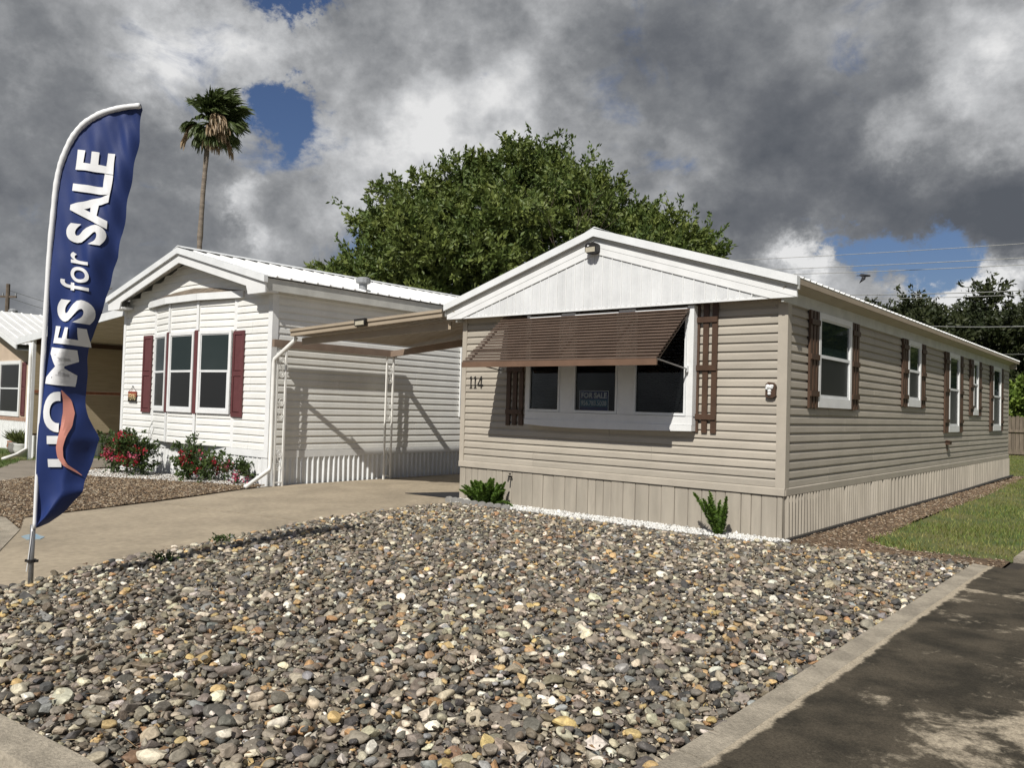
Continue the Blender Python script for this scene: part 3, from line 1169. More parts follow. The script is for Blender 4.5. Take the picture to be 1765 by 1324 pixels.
# corner posts and bottom trim
for x0, x1 in ((-TW - .004, -TW + .092), (-.092, .006)):
    MB().box(x0, x1, -.032, .0, PL_Z - .012, 2.955).build('corner_post', MT['tan_trim'], tan)
MB().box(.006, .032, -.032, .092, PL_Z - .012, 3.0).build('corner_post', MT['tan_trim'], tan)
MB().box(-TW - .004, -TW + .0, 0, .092, PL_Z - .012, 3.0).build('corner_post', MT['tan_trim'], tan)
MB().box(0, .02, TL - .07, TL, PL_Z - .012, 3.0).build('corner_post', MT['tan_trim'], tan)
m = MB()
m.prism([(-.004, ZS), (-.036, ZS), (-.036, ZS + .085), (-.012, ZS + .105), (-.004, ZS + .105)], -TW - .01, .028, 'x')
m.build('bottom_trim', MT['tan_trim'], tan)
m = MB()
m.prism([(.004, ZS), (.036, ZS), (.036, ZS + .085), (.012, ZS + .105), (.004, ZS + .105)], .0, TL, 'y')
m.build('bottom_trim', MT['tan_trim'], tan)
# skirting: front panels with narrow joints, side ribbed sheets
x = -TW
while x < -.02:
    w_ = min(R.choice((.135, .20, .20, .215)), 0 - x)
    o_ = R.choice((.0, .006, .003))
    m = MB()
    m.prism([(x + .002, .012), (x + .002, -.004 - o_), (x + .010, -.010 - o_), (x + w_ - .012, -.010 - o_), (x + w_ - .004, -.002 - o_), (x + w_ - .004, .012)], -.07, ZS - .012 + R.uniform(-.01, .006), 'z')
    m.build('skirting_panel', MT['tan_skirt'], tan)
    x += w_
ribbed(tan, 'skirting_panel', (0.0, -.01), (0.0, 4.4), -.06, ZS - .004, .105, .042, MT['tan_skirt'], 3, .05)
ribbed(tan, 'skirting_panel', (0.0, 4.4), (0.0, TL), -.06, ZS - .004, .21, .05, MT['tan_skirt'], 3, .008, .35)
MB().tube([(.06, 0, -.045), (.07, 4, -.04), (.075, 10, -.035), (.06, 13, -.02), (.14, 14.3, .02), (.12, TL, .01)], .03, 6).build('ground_strip', MT['black'], tan)

# gable: boards, rake boards, trim
XC, SL = -2.75, .31
ZR = 4.105


def zroof(x):
    return ZR - SL * abs(x - XC)


YG = -.2
core = MB()
core.prism([(-5.70, 2.962), (.02, 2.962), (.02, zroof(.02) - .05), (XC, ZR - .05), (-5.70, zroof(-5.70) - .05)], YG + .02, .0)
core.build('gable_core', MT['white_trim'], tan)
x = -5.2
while x < -.3:
    w_ = .161
    xa, xb = x, x + w_ - .0005
    m = MB()
    zt = [min(zroof(q) - .335, 9) for q in (xa, xb)]
    if min(zt) > 2.985:
        prof_x = [xa, xb]
        ridge = xa < XC < xb
        pts = [(xa, 2.972), (xb, 2.972), (xb, zt[1])] + ([(XC, ZR - .335)] if ridge else []) + [(xa, zt[0])]
        m.prism(pts, YG + .019, YG + .004)
        m.box(xa + .062, xb - .062, YG + .004, YG - .001, 2.974, min(zt) - .01)
        m.build('gable_board', MT['gable'], tan)
        MB().box(xb - .006, xb + .006, YG + .003, YG - .007, 2.972, zt[1] - .006).build('board_seam', MT['white_trim'], tan)
    x += w_
for sgn in (-1, 1):
    xe = XC + sgn * 2.955
    # wide white rake board made of two courses
    for (d0, d1, yy) in ((.15, .245, YG - .018), (.247, .345, YG - .014)):
        m = MB()
        m.prism([(XC, ZR - d0), (xe, ZR - SL * 2.955 - d0), (xe, max(ZR - SL * 2.955 - d1, 2.945)), (XC + sgn * min(2.955, (ZR - d1 - 2.945) / SL), max(ZR - SL * min(2.955, (ZR - d1 - 2.945) / SL) - d1, 2.945)), (XC, ZR - d1)], yy, YG + .019)
        m.build('rake_board', MT['white_trim'], tan)
    xe = XC + sgn * 2.98
    m = MB()
    m.prism([(XC, ZR - .10), (xe, ZR - SL * 2.98 - .10), (xe, ZR - SL * 2.98 - .148), (XC, ZR - .148)], YG - .035, YG + .019)
    m.build('rake_lip', MT['grey_white'], tan)
    m = MB()
    m.prism([(XC, ZR + .012), (xe, ZR - SL * 2.98 + .012), (xe, ZR - SL * 2.98 - .098), (XC, ZR - .098)], YG - .085, YG + .019)
    m.build('rake_trim', MT['white_metal'], tan)
MB().box(-5.705, .022, YG - .004, YG + .018, 2.944, 2.971).build('gable_bottom_trim', MT['white_trim'], tan)
MB().box(-5.69, .0, YG + .019, -.002, 2.958, 2.968).build('soffit', MT['tan_trim'], tan)
# roof
for xe, sg in ((XC + 2.98, 1), (XC - 2.98, -1)):
    roof_panels(tan, YG - .06, 16.5, xe, zroof(xe), XC, ZR, MT['roof'], .225, 4, .022)
m = MB()
m.prism([(XC - .16, ZR - .16 * SL + .028), (XC, ZR + .032), (XC + .16, ZR - .16 * SL + .028), (XC, ZR + .045)], YG - .06, 16.5)
m.build('ridge_cap', MT['white_metal'], tan)
MB().box(XC - 2.95, XC + 2.95, 16.15, 16.2, 2.95, 3.1).build('wall', MT['tan_skirt'], tan)
# eave fascia and sloping soffit along both long sides
for sg in (1, -1):
    X0 = 0.0 if sg == 1 else -TW
    a = X0 + sg * .034
    m = MB()
    m.prism([(X0, 2.90), (a, 2.90), (a, 3.06), (X0, 3.06)], YG + .02, TL)
    m.build('frieze_board', MT['grey_white'], tan)
    m = MB()
    m.prism([(a, 3.05), (X0 + sg * .205, 3.125), (X0 + sg * .205, 3.14), (a, 3.07)], YG - .02, 16.45)
    m.build('soffit', MT['tan_trim'], tan)
    m = MB()
    m.prism([(X0 + sg * .206, 3.10), (X0 + sg * .226, 3.10), (X0 + sg * .226, 3.165), (X0 + sg * .206, 3.165)], YG - .05, 16.45)
    m.build('drip_edge', MT['carport'], tan)

# front bay window box
YB = -.15
bx0, bx1 = -4.03, -1.19
bay = MB()
bay.box(bx0, bx1, YB + .03, -.0, 1.43, 1.452)
bay.box(bx0, bx1, YB + .03, -.0, 2.905, 2.93)
bay.box(bx0, bx0 + .02, YB + .03, -.0, 1.452, 2.905)
bay.box(bx1 - .02, bx1, YB + .03, -.0, 1.452, 2.905)
bay = bay.build('bay_window', MT['white_trim'], tan)
gl = [(-3.97, -3.37), (-3.12, -2.36), (-2.09, -1.285)]
edges = [bx0] + [v for p in gl for v in p] + [bx1]
for i in range(0, 8, 2):
    e0, e1 = edges[i], edges[i + 1]
    MB().box(e0 + (.0 if i else 0), e1, YB, YB + .028, 1.452, 2.93).build('mullion', MT['white_trim'], bay)
for e0, e1 in gl:
    s = MB()
    s.box(e0 + .002, e0 + .03, YB - .012, YB + .03, 1.454, 2.90)
    s.box(e1 - .03, e1 - .002, YB - .012, YB + .03, 1.454, 2.90)
    s.box(e0 + .03, e1 - .03, YB - .012, YB + .03, 1.454, 1.49)
    s.box(e0 + .03, e1 - .03, YB - .012, YB + .03, 2.87, 2.90)
    s.build('sash', MT['white_metal'], bay)
    MB().box(e0 + .03, e1 - .03, YB + .016, YB + .020, 1.49, 2.87).build('pane', MT['clear'], bay)
    s = MB()
    for q in (e0 + .10, e1 - .14):
        s.box(q, q + .04, YB + .0, YB + .014, 1.49, 1.505)
    s.build('latch', MT['black'], bay)
    s = MB()
    if abs(e0 + 3.12) > .1:
        zz = 1.50
        while zz < 2.86:
            s.poly([(e0 + .04, YB + .055, zz), (e1 - .04, YB + .055, zz), (e1 - .04, YB + .075, zz + .016), (e0 + .04, YB + .075, zz + .016)], [(0, 1, 2, 3)])
            zz += .026
        s.build('blind', MT['blind'], bay)
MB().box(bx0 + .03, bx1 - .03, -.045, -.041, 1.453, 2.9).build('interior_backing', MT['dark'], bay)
# sill boards, the lowest sagging a little
for z0, z1, dy, sag in ((1.335, 1.448, .012, .004), (1.255, 1.332, .0, .030)):
    m = MB()
    n_ = 9
    up_ = [(bx0 + (bx1 - bx0) * i / (n_ - 1), z1) for i in range(n_)]
    dn_ = [(bx0 + (bx1 - bx0) * i / (n_ - 1), z0 - sag * math.sin(PI * (i / (n_ - 1)) ** .7)) for i in range(n_)]
    m.prism(dn_ + up_[::-1], YB - .012 + dy, -.018)
    m.build('sill_board', MT['white_trim'], bay)
board_shutter(tan, (-4.50, -.0), (-4.16, -.0), 1.22, 2.95, (1.435, 2.10, 2.74))
board_shutter(tan, (-1.235, 0), (-.90, 0), 1.24, 2.95, (1.45, 2.10, 2.74))
# side windows with shutters
for (y0, y1, z0, zm, pair) in ((1.03, 2.40, 1.62, 2.31, ((.70, 1.02), (2.42, 2.75))), (5.55, 6.43, 1.72, 2.36, ((5.20, 5.53), (6.45, 6.78))),
                               (8.76, 9.74, 1.25, 2.14, ((8.40, 8.74), (9.76, 10.10))), (11.22, 11.80, 1.63, 2.34, ((10.86, 11.20), (11.82, 12.16))),
                               (13.68, 14.78, 1.26, 2.14, ((13.32, 13.66), (14.80, 15.12)))):
    window(tan, (.028, y0), (.028, y1), z0, 2.898, zm, .075, .03, .13)
    for s0, s1 in pair:
        h_ = 2.898 - z0
        board_shutter(tan, (0, s0), (0, s1), z0 - .01, 2.898, (z0 + .14 * h_, z0 + .52 * h_, z0 + .88 * h_), .03)
# awning
aw = bpy.data.objects.new('awning', None)
link(aw, tan, (-2.9, -.05, 2.95))
AT, AB = Vector((0, -.05, 2.945)), Vector((0, -1.0, 2.155))
ax0, ax1 = -4.56, -1.25
NS = 17
for i in range(-1, NS):
    t = i / NS
    c = AT.lerp(AB, t)
    m = MB()
    y, z = c.y, c.z
    m.prism([(y + .004, z + .006), (y - .066, z - .013), (y - .078, z - .026), (y - .076, z - .035), (y - .064, z - .020), (y + .005, z - .001)], ax0 + .0, ax1, 'x')
    m.build('awning_slat', MT['slat'], aw)
for xx in (ax0 + .02, ax0 + .85, -2.9, ax1 - .85, ax1 - .04):
    m = MB()
    m.bar((xx, AT.y + .01, AT.z - .035), (xx, AB.y + .03, AB.z - .035), .035, .018)
    m.build('awning_rail', MT['slat'], aw)
MB().box(ax0 - .01, ax1 + .01, -1.03, -1.005, 2.085, 2.165).build('awning_bar', MT['bar'], aw)
for xx in (ax0 + .06, ax1 - .02):
    MB().tube([(xx, -.99, 2.17), (xx + .01, -.19, 2.08)], .011, 6).build('support_arm', MT['steel'], aw)
    MB().box(xx - .02, xx + .02, -.2, -.155, 2.04, 2.12).build('arm_bracket', MT['white_metal'], aw)
# gable floodlight
fl = MB()
fl.prism([(-2.855, 3.790), (-2.815, 3.750), (-2.705, 3.750), (-2.665, 3.790), (-2.665, 3.875), (-2.70, 3.905), (-2.82, 3.905), (-2.855, 3.875)], YG - .13, YG - .018)
fl = fl.build('floodlight', MT['black'], tan)
MB().box(-2.84, -2.68, YG - .137, YG - .131, 3.770, 3.840).build('lamp_lens', MT['lens'], fl)
MB().tube([(-2.79, YG - .15, 3.860), (-2.79, YG - .131, 3.860)], .012, 8).build('sensor', MT['white_metal'], fl)
# house number 114
xx = -5.33
for ch in '114':
    m = MB()
    ya, yb, z0 = -.030, -.022, 1.80
    if ch == '1':
        m.prism([(xx + .030, z0 + .012), (xx + .052, z0 + .012), (xx + .052, z0 + .20), (xx + .036, z0 + .20), (xx + .008, z0 + .172), (xx + .012, z0 + .158), (xx + .030, z0 + .170)], ya, yb)
        m.prism([(xx + .010, z0), (xx + .072, z0), (xx + .072, z0 + .0115), (xx + .010, z0 + .0115)], ya, yb)
    else:
        m.prism([(xx + .070, z0), (xx + .092, z0), (xx + .092, z0 + .046), (xx + .070, z0 + .046)], ya, yb)
        m.prism([(xx, z0 + .0465), (xx + .118, z0 + .0465), (xx + .118, z0 + .066), (xx, z0 + .066)], ya, yb)
        m.prism([(xx + .070, z0 + .0665), (xx + .092, z0 + .0665), (xx + .092, z0 + .20), (xx + .070, z0 + .20)], ya, yb)
        m.prism([(xx, z0 + .0665), (xx + .024, z0 + .0665), (xx + .0695, z0 + .170), (xx + .0695, z0 + .20)], ya, yb)
    m.build('house_number', MT['black'], tan)
    xx += .094
# outdoor lamp box at the right edge, hose tap, wall vent
bxl = MB()
bxl.prism([(-.225, 1.735), (-.20, 1.715), (-.13, 1.715), (-.10, 1.735), (-.10, 1.875), (-.13, 1.905), (-.19, 1.912), (-.225, 1.885)], -.075, -.014)
bxl = bxl.build('outlet_box', MT['brown'], tan)
m = MB()
for cx_, cz_, r_ in ((-.192, 1.855, .028), (-.150, 1.850, .030), (-.170, 1.800, .024), (-.172, 1.765, .022), (-.205, 1.83, .018), (-.135, 1.862, .018)):
    m.tube([(cx_, -.10, cz_), (cx_, -.088, cz_), (cx_, -.074, cz_)], [r_ * .5, r_, r_], 8)
m.build('rosette', MT['white_trim'], bxl)
m = MB()
m.tube([(-4.365, -.012, .405), (-4.365, -.09, .40), (-4.365, -.105, .33)], .012, 6)
m.tube([(-4.40, -.06, .415), (-4.33, -.06, .415)], .010, 6)
m.tube([(-4.365, -.06, .40), (-4.365, -.06, .455)], .007, 6)
m.tube([(-4.385, -.06, .455), (-4.345, -.06, .455)], .010, 6)
m.build('hose_tap', MT['black'], tan)
m = MB()
m.box(.016, .10, 8.62, 8.80, .99, 1.07)
m.prism([(.016, 1.07), (.11, 1.055), (.11, 1.065), (.016, 1.085)], 8.60, 8.82)
m.tube([(.03, 8.70, .99), (.035, 8.72, .86)], .012, 6)
m.build('dryer_vent', MT['brown'], tan)

# FOR SALE sign standing inside the bay glass
sg = thing('sale_sign', 'dark blue FOR SALE sign with telephone number behind the middle awning window pane', 'sign', (-2.8, YB + .03, 1.455))
MB().box(-3.03, -2.52, YB + .030, YB + .034, 1.456, 1.78).build('board', MT['sign_blue'], sg)
MB().box(-3.015, -2.535, YB + .0275, YB + .0295, 1.545, 1.655).build('number_band', MT['sign_teal'], sg)
m = MB()
for q in ((-3.03, -2.52, 1.772, 1.78), (-3.03, -3.022, 1.456, 1.772), (-2.528, -2.52, 1.456, 1.772)):
    m.box(q[0], q[1], YB + .0275, YB + .0295, q[2], q[3])
m.build('border', MT['banner_white'], sg)
text_solid('lettering', 'FOR SALE', lambda u, v, d: (-2.995 + u, YB + .0295 - d, 1.675 + v), .105, MT['banner_white'], sg, .004, .0015, width=.445)
text_solid('lettering', '956.783.5008', lambda u, v, d: (-2.995 + u, YB + .027 - d, 1.567 + v), .098, MT['banner_white'], sg, .001, .0015, width=.44)

# ================================================================== WHITE HOME
WX, WY, WW = -9.13, -1.29, 5.87
wh = thing('mobile_home', 'white manufactured home with burgundy shutters and three-window bow front', 'house', (-12.06, 5, -.1), 'manufactured homes')
WLAP = .1365
WZ0 = .58
MB().box(WX - WW + .012, WX - .012, WY + .012, 12.4, -.2, 3.64).build('wall', MT['white'], wh)
WC, WSL, WR = -12.065, .262, 4.575
WYG = WY - .32


def zw(x):
    return WR - WSL * abs(x - WC)


def wid(i):
    z = WZ0 + (i + 1) * WLAP
    half = min(WW / 2 - .10, (WR - .14 - z) / WSL)
    c = WW / 2 - .1
    return (c - half, c + half)


siding(wh, (WX - WW + .1, WY), (WX - .1, WY), WZ0, 27, WLAP, MT['white'], wid, .019)
siding(wh, (WX, WY + .1), (WX, 12.3), WZ0, 22, WLAP, MT['white'])
core = MB()
core.prism([(WX - WW + .02, 3.5), (WX - .02, 3.5), (WC, WR - .12)], WY + .012, WY + .06)
core.build('gable_core', MT['white'], wh)
for b_ in ((WX - .10, WX + .004, WY - .032, WY), (WX + .005, WX + .032, WY - .032, WY + .10), (WX - WW, WX - WW + .1, WY - .032, WY)):
    MB().box(b_[0], b_[1], b_[2], b_[3], WZ0 - .02, 3.62).build('corner_post', MT['white_trim'], wh)
MB().box(WX - WW - .006, WX + .03, WY - .034, WY - .002, .445, .575).build('bottom_trim', MT['white_trim'], wh)
MB().box(WX + .002, WX + .034, WY, 12.3, .445, .575).build('bottom_trim', MT['white_trim'], wh)
ribbed(wh, 'skirting_panel', (WX - WW, WY), (WX - .14, WY), -.12, .45, .15, .02, MT['white_trim'], 3, .01)
MB().box(WX - .14, WX + .02, WY - .02, WY + .01, -.12, .444).build('corner_post', MT['white_trim'], wh)
ribbed(wh, 'skirting_panel', (WX, WY + .02), (WX, 12.3), -.12, .45, .125, .03, MT['white_metal'], 3, .01)
# roof and gable eaves
for sg_, xe in ((1, WC + 3.16), (-1, WC - 3.16)):
    roof_panels(wh, WYG - .04, 12.7, xe, zw(xe), WC, WR, MT['roof'], .29, 3, .026)
m = MB()
m.prism([(WC - .2, WR - .2 * WSL + .036), (WC, WR + .04), (WC + .2, WR - .2 * WSL + .036), (WC, WR + .055)], WYG - .04, 12.7)
m.build('ridge_cap', MT['white_metal'], wh)
for sg_ in (-1, 1):
    xe = WC + sg_ * 3.13
    m = MB()
    m.prism([(WC, WR - .115), (xe, zw(xe) - .115), (xe, zw(xe) - .30), (xe - sg_ * .55, zw(xe) - .30), (xe - sg_ * .62, zw(xe - sg_ * .62) - .30), (WC, WR - .30)], WYG, WYG + .03)
    m.build('rake_board', MT['white_trim'], wh)
    xe = WC + sg_ * 3.165
    m = MB()
    m.prism([(WC, WR + .012), (xe, zw(xe) + .012), (xe, zw(xe) - .112), (WC, WR - .112)], WYG - .05, WYG + .03)
    m.build('rake_trim', MT['white_metal'], wh)
    xe = WC + sg_ * 3.12
    m = MB()
    m.prism([(WC, WR - .125), (xe, zw(xe) - .125), (xe, zw(xe) - .14), (WC, WR - .14)], WYG + .031, WY - .02)
    m.build('soffit', MT['grey_white'], wh)
    xo = WX if sg_ == 1 else WX - WW
    m = MB()
    m.prism([(xo + sg_ * .004, 3.47), (xo + sg_ * .19, 3.50), (xo + sg_ * .19, 3.72), (xo + sg_ * .004, 3.70)], WYG + .032, 12.6)
    m.build('eave_box', MT['grey_white'], wh)
    MB().box(min(xo - sg_ * .42, xo + sg_ * .18), max(xo - sg_ * .42, xo + sg_ * .18), WYG + .031, WY - .026, 3.475, 3.52).build('eave_return', MT['white_trim'], wh)
# bow front: three facets
A_, B_, C_, D_ = (-13.52, WY), (-12.57, -1.47), (-11.43, -1.47), (-10.34, WY)
fc = MB()
fc.prism([A_, B_, C_, D_], .575, 3.50, 'z')
fc.build('bow_core', MT['white'], wh)
for p, q in ((A_, B_), (B_, C_), (C_, D_)):
    p_, q_ = Vector(p), Vector(q)
    tt = (q_ - p_).normalized()
    siding(wh, p_ + tt * .05, q_ - tt * .05, WZ0, 5, WLAP, MT['white'], None, .019)
    siding(wh, p_ + tt * .05, q_ - tt * .05, 2.80, 5, WLAP, MT['white'], None, .019)
    nn_ = Vector((tt.y, -tt.x))
    L_ = (q_ - p_).length
    w = window(wh, p_ + tt * .075 + nn_ * .028, q_ - tt * .075 + nn_ * .028, 1.215, 2.85, 2.05, .065, .03, .07, 'glass', 'glass_screen', .06)
for i, (p, nd) in enumerate(((A_, (-.6, -1)), (B_, (-.12, -1)), (C_, (.12, -1)), (D_, (.6, -1)))):
    n_ = Vector(nd).normalized()
    fr = (p[0], p[1], -n_.y, n_.x, n_.x, n_.y)
    MB(fr).box(-.035, .035, -.01, .032, .58, 1.215).build('bow_trim', MT['white_trim'], wh)
    MB(fr).box(-.035, .035, -.01, .032, 2.852, 3.46).build('bow_trim', MT['white_trim'], wh)
    if i in (1, 2):
        m = MB(fr)
        m.box(-.058, .058, -.02, .046, 1.20, 2.87)
        m.build('bow_strip', MT['burgundy'], wh)
# bow header and its small dark roof
hp = [(-13.84, WY - .03), (-12.64, -1.56), (-11.36, -1.56), (-10.08, WY - .03)]
for (p, q), nm in zip(zip(hp, hp[1:]), range(3)):
    dx, dy = q[0] - p[0], q[1] - p[1]
    L_ = math.hypot(dx, dy)
    fr = (p[0], p[1], dx / L_, dy / L_, dy / L_, -dx / L_)
    MB(fr).box(0, L_ - .002, -.03, .02, 3.465, 3.60).build('bow_header', MT['white_trim'], wh)
m = MB()
m.poly([(*hp[0], 3.60), (*hp[1], 3.605), (*hp[2], 3.605), (*hp[3], 3.60), (-12.75, WY - .02, 3.74), (-11.96, WY - .02, 3.78), (-11.25, WY - .02, 3.74)],
       [(0, 1, 4), (1, 2, 5, 4), (2, 6, 5), (2, 3, 6)])
m.build('bow_roof', MT['fence'], wh)


def panel_shutter(parent, x0, x1, z0, z1, y):
    m = MB()
    d = .028
    fwid = .055
    zm = z0 + (z1 - z0) * .5
    m.box(x0, x0 + fwid, y - d, y, z0, z1)
    m.box(x1 - fwid, x1, y - d, y, z0, z1)
    for a, b in ((z0, z0 + .075), (zm - .045, zm + .045), (z1 - .075, z1)):
        m.box(x0 + fwid, x1 - fwid, y - d, y, a, b)
    s = m.build('shutter', MT['burgundy'], parent)
    for a, b in ((z0 + .075, zm - .045), (zm + .045, z1 - .075)):
        m = MB()
        m.box(x0 + fwid, x1 - fwid, y - .010, y, a, b)
        e = .022
        m.hexa([(x0 + fwid + .008, y - .010, a + .01), (x1 - fwid - .008, y - .010, a + .01), (x1 - fwid - .008, y - .010, b - .01), (x0 + fwid + .008, y - .010, b - .01)],
               [(x0 + fwid + e + .008, y - .024, a + e), (x1 - fwid - e - .008, y - .024, a + e), (x1 - fwid - e - .008, y - .024, b - e), (x0 + fwid + e + .008, y - .024, b - e)])
        m.build('shutter_panel', MT['burgundy'], s)


panel_shutter(wh, -13.99, -13.60, 1.17, 2.86, WY - .026)
panel_shutter(wh, -10.36, -9.99, 1.17, 2.83, WY - .026)
window(wh, (WX + .028, 3.72), (WX + .028, 4.7), 1.25, 2.85, 2.1, .07, .03, .08)
# cable loop on the wall
m = MB()
m.tube([(-13.42, WY - .03, 1.02), (-13.55, WY - .05, .85), (-13.60, WY - .05, .62), (-13.52, WY - .05, .58), (-13.42, WY - .05, .72), (-13.36, WY - .04, .86), (-13.38, WY - .03, .45)], .008, 5)
m.build('cable', MT['grey_white'], wh)
# roof vent
m = MB()
vx, vy = -9.2, .86
vz = zw(vx)
m.tube([(vx, vy, vz - .05), (vx, vy, vz + .15)], .085, 12)
m.tube([(vx, vy, vz + .13), (vx, vy, vz + .15), (vx, vy, vz + .24), (vx, vy, vz + .26)], [.10, .15, .15, .11], 12)
m.build('roof_vent', MT['grey_vent'], wh)

# plaque hanging by the white home's corner
pq = thing('wall_plaque', 'small red and black hanging plaque with cream lettering near the white corner', 'plaque', (-14.43, WY - .03, 1.4))
MB().box(-14.62, -14.24, WY - .050, WY - .030, 1.39, 1.50).build('lower_panel', MT['black'], pq)
MB().box(-14.62, -14.24, WY - .050, WY - .030, 1.50, 1.62).build('upper_panel', material('plaque_red', (.30, .06, .03), .5), pq)
text_solid('lettering', 'TEXAS', lambda u, v, d: (-14.60 + u, WY - .050 - d, 1.425 + v), .20, material('plaque_cream', (.62, .50, .26), .5), pq, .004, .004, width=.34)
m = MB()
m.tube([(-14.60, WY - .04, 1.62), (-14.43, WY - .03, 1.73), (-14.26, WY - .04, 1.62)], .006, 5)
m.tube([(-14.43, WY - .018, 1.73), (-14.43, WY - .05, 1.74)], .014, 6)
m.build('hanger', MT['steel'], pq)
m = MB()
for i in range(9):
    xx = -14.60 + i * .042
    m.tube([(xx, WY - .04, 1.39), (xx + .015, WY - .04, 1.355), (xx + .03, WY - .04, 1.39)], .004, 4)
m.build('wire_fringe', MT['steel'], pq)

# ================================================================== CARPORT
cp = thing('carport', 'beige carport of metal beams and scrolled white posts between the two homes', 'carport', (-7.3, .2, -.06))
PX = -8.93


def scroll(yc, z, r, s):
    pts = []
    for i in range(22):
        a = i / 21 * 1.65 * 2 * PI
        rr = r * (1 - .72 * i / 21)
        pts.append((PX, yc + s * rr * math.cos(a + PI), z + rr * math.sin(a + PI) * 1.05))
    return pts


for (ya, yb) in ((-1.29, -1.11), (1.34, 1.52)):
    po = MB()
    po = bpy.data.objects.new('post', None)
    link(po, cp, (PX, ya, -.06))
    for y in (ya, yb):
        MB().box(PX - .016, PX + .016, y - .016, y + .016, -.06, 2.48).build('upright', MT['pvc'], po)
    yc = (ya + yb) / 2
    for z in (2.12, 1.36, .42):
        m = MB()
        m.tube(scroll(yc + .01, z + .12, .075, 1), .007, 5)
        m.tube(scroll(yc - .01, z - .12, .075, -1), .007, 5)
        m.tube([(PX, yc - .065, z + .12), (PX, yc - .01, z + .0), (PX, yc + .065, z - .12)], .007, 5)
        m.build('scroll', MT['pvc'], po)
    MB().box(PX - .015, PX + .015, ya + .017, yb - .017, .0, .02).build('cross_bar', MT['pvc'], po)
MB().box(PX - .035, PX + .035, -1.40, 1.58, 2.482, 2.62).build('side_beam', MT['carport_brown'], cp)
m = MB()
m.hexa([(-8.895, 1.40, 2.482), (-8.895, 1.47, 2.482), (-5.52, 1.47, 2.76), (-5.52, 1.40, 2.76)], [(-8.895, 1.40, 2.60), (-8.895, 1.47, 2.60), (-5.52, 1.47, 2.90), (-5.52, 1.40, 2.90)])
m.build('rear_beam', MT['carport_brown'], cp)
fa, fb = Vector((-8.5, -1.34, 2.665)), Vector((-5.74, -.30, 2.985))
d = (fb - fa)
nrm = Vector((d.y, -d.x, 0)).normalized()
m = MB()
m.hexa([fa, fb, fb - nrm * .11, fa - nrm * .11], [fa + Vector((0, 0, .075)), fb + Vector((0, 0, .075)), fb + Vector((0, 0, .075)) - nrm * .11, fa + Vector((0, 0, .075)) - nrm * .11])
q = nrm * .025
m.hexa([fa + q + Vector((0, 0, .077)), fb + q + Vector((0, 0, .077)), fb - nrm * .12 + Vector((0, 0, .077)), fa - nrm * .12 + Vector((0, 0, .077))],
       [fa + q + Vector((0, 0, .125)), fb + q + Vector((0, 0, .125)), fb - nrm * .12 + Vector((0, 0, .125)), fa - nrm * .12 + Vector((0, 0, .125))])
m.build('gutter', MT['carport'], cp)
la, lb = Vector((-8.46, -1.12, 2.525)), Vector((-5.76, -.06, 2.80))
m = MB()
z_ = Vector((0, 0, .125))
n2 = nrm * .05
m.hexa([la, lb, lb - n2, la - n2], [la + z_, lb + z_, lb + z_ - n2, la + z_ - n2])
m.build('front_beam', MT['carport'], cp)
# ribbed roof sheets from x=-8.5 to the tan home
for i in range(7):
    xa = -8.46 + i * .42
    xb = xa + .418
    prof = []
    for q in range(4):
        s = q * .105
        prof += [(s, 0), (s + .065, 0), (s + .075, .022), (s + .095, .022)]
    prof.append((.418, 0))

    def zz(xx):
        return 2.69 + (xx + 8.46) * .108
    m = MB()
    n_ = len(prof)
    pts = []
    for th in (0, .004):
        for s, h in prof:
            xx = xa + s
            yf = -1.20 + (xx + 8.46) * .385
            pts.append((xx, yf, zz(xx) + h + th))
        for s, h in prof:
            pts.append((xa + s, 2.25, zz(xa + s) + h + th))
    fs = [(q, q + 1, n_ + q + 1, n_ + q) for q in range(n_ - 1)] + [(2 * n_ + q, 2 * n_ + q + 1, 3 * n_ + q + 1, 3 * n_ + q) for q in range(n_ - 1)]
    m.poly(pts, fs)
    m.build('roof_sheet', MT['carport'], cp)
m = MB()
m.tube([(-8.52, -1.20, 2.66), (-8.55, -1.21, 2.60), (-8.93, -1.36, 2.26), (-8.95, -1.36, 2.18), (-8.95, -1.36, .32), (-8.93, -1.39, .24), (-8.80, -1.90, .0), (-8.79, -1.96, -.02)], .038, 8)
m.build('downspout', MT['pvc'], cp, True)
cl_ = fa.lerp(fb, .49) + nrm * .03
m = MB()
e = d.normalized()
zz_ = Vector((0, 0, 1))
for (w_, h0, h1, dp0, dp1, mt, nm) in ((.11, .01, .135, 0, .07, 'black', 'floodlight'), (.085, .02, .095, .071, .078, 'lens', 'lamp_lens')):
    m = MB()
    c = cl_
    m.hexa([c - e * w_ + zz_ * h0 + nrm * dp0, c + e * w_ + zz_ * h0 + nrm * dp0, c + e * w_ + zz_ * h1 + nrm * dp0, c - e * w_ + zz_ * h1 + nrm * dp0],
           [c - e * w_ * .85 + zz_ * (h0 + .008) + nrm * dp1, c + e * w_ * .85 + zz_ * (h0 + .008) + nrm * dp1, c + e * w_ + zz_ * h1 + nrm * dp1, c - e * w_ + zz_ * h1 + nrm * dp1])
    if nm == 'floodlight':
        flo = m.build(nm, MT[mt], cp)
    else:
        m.build(nm, MT[mt], flo)
# rubber mat lying on the drive by the tan home
m = MB()
m.prism([(-6.69, -.12), (-5.53, -.02), (-5.53, 1.5), (-5.9, 1.5)], -.058, -.048, 'z')
tag(m.build('rubber_mat', MT['mat']), 'black rubber mat lying on the driveway beside the tan skirting', 'mat')

# ================================================================== LEFT CARPORT AND SCREEN
lc = thing('carport', 'white carport with ribbed ceiling on the far side of the white home', 'carport', (-18, 2, -.3))
ZA, ZB = 3.50, 2.985


def lz(x):
    return ZA + (x + 15.0) / 6.7 * (ZA - ZB)


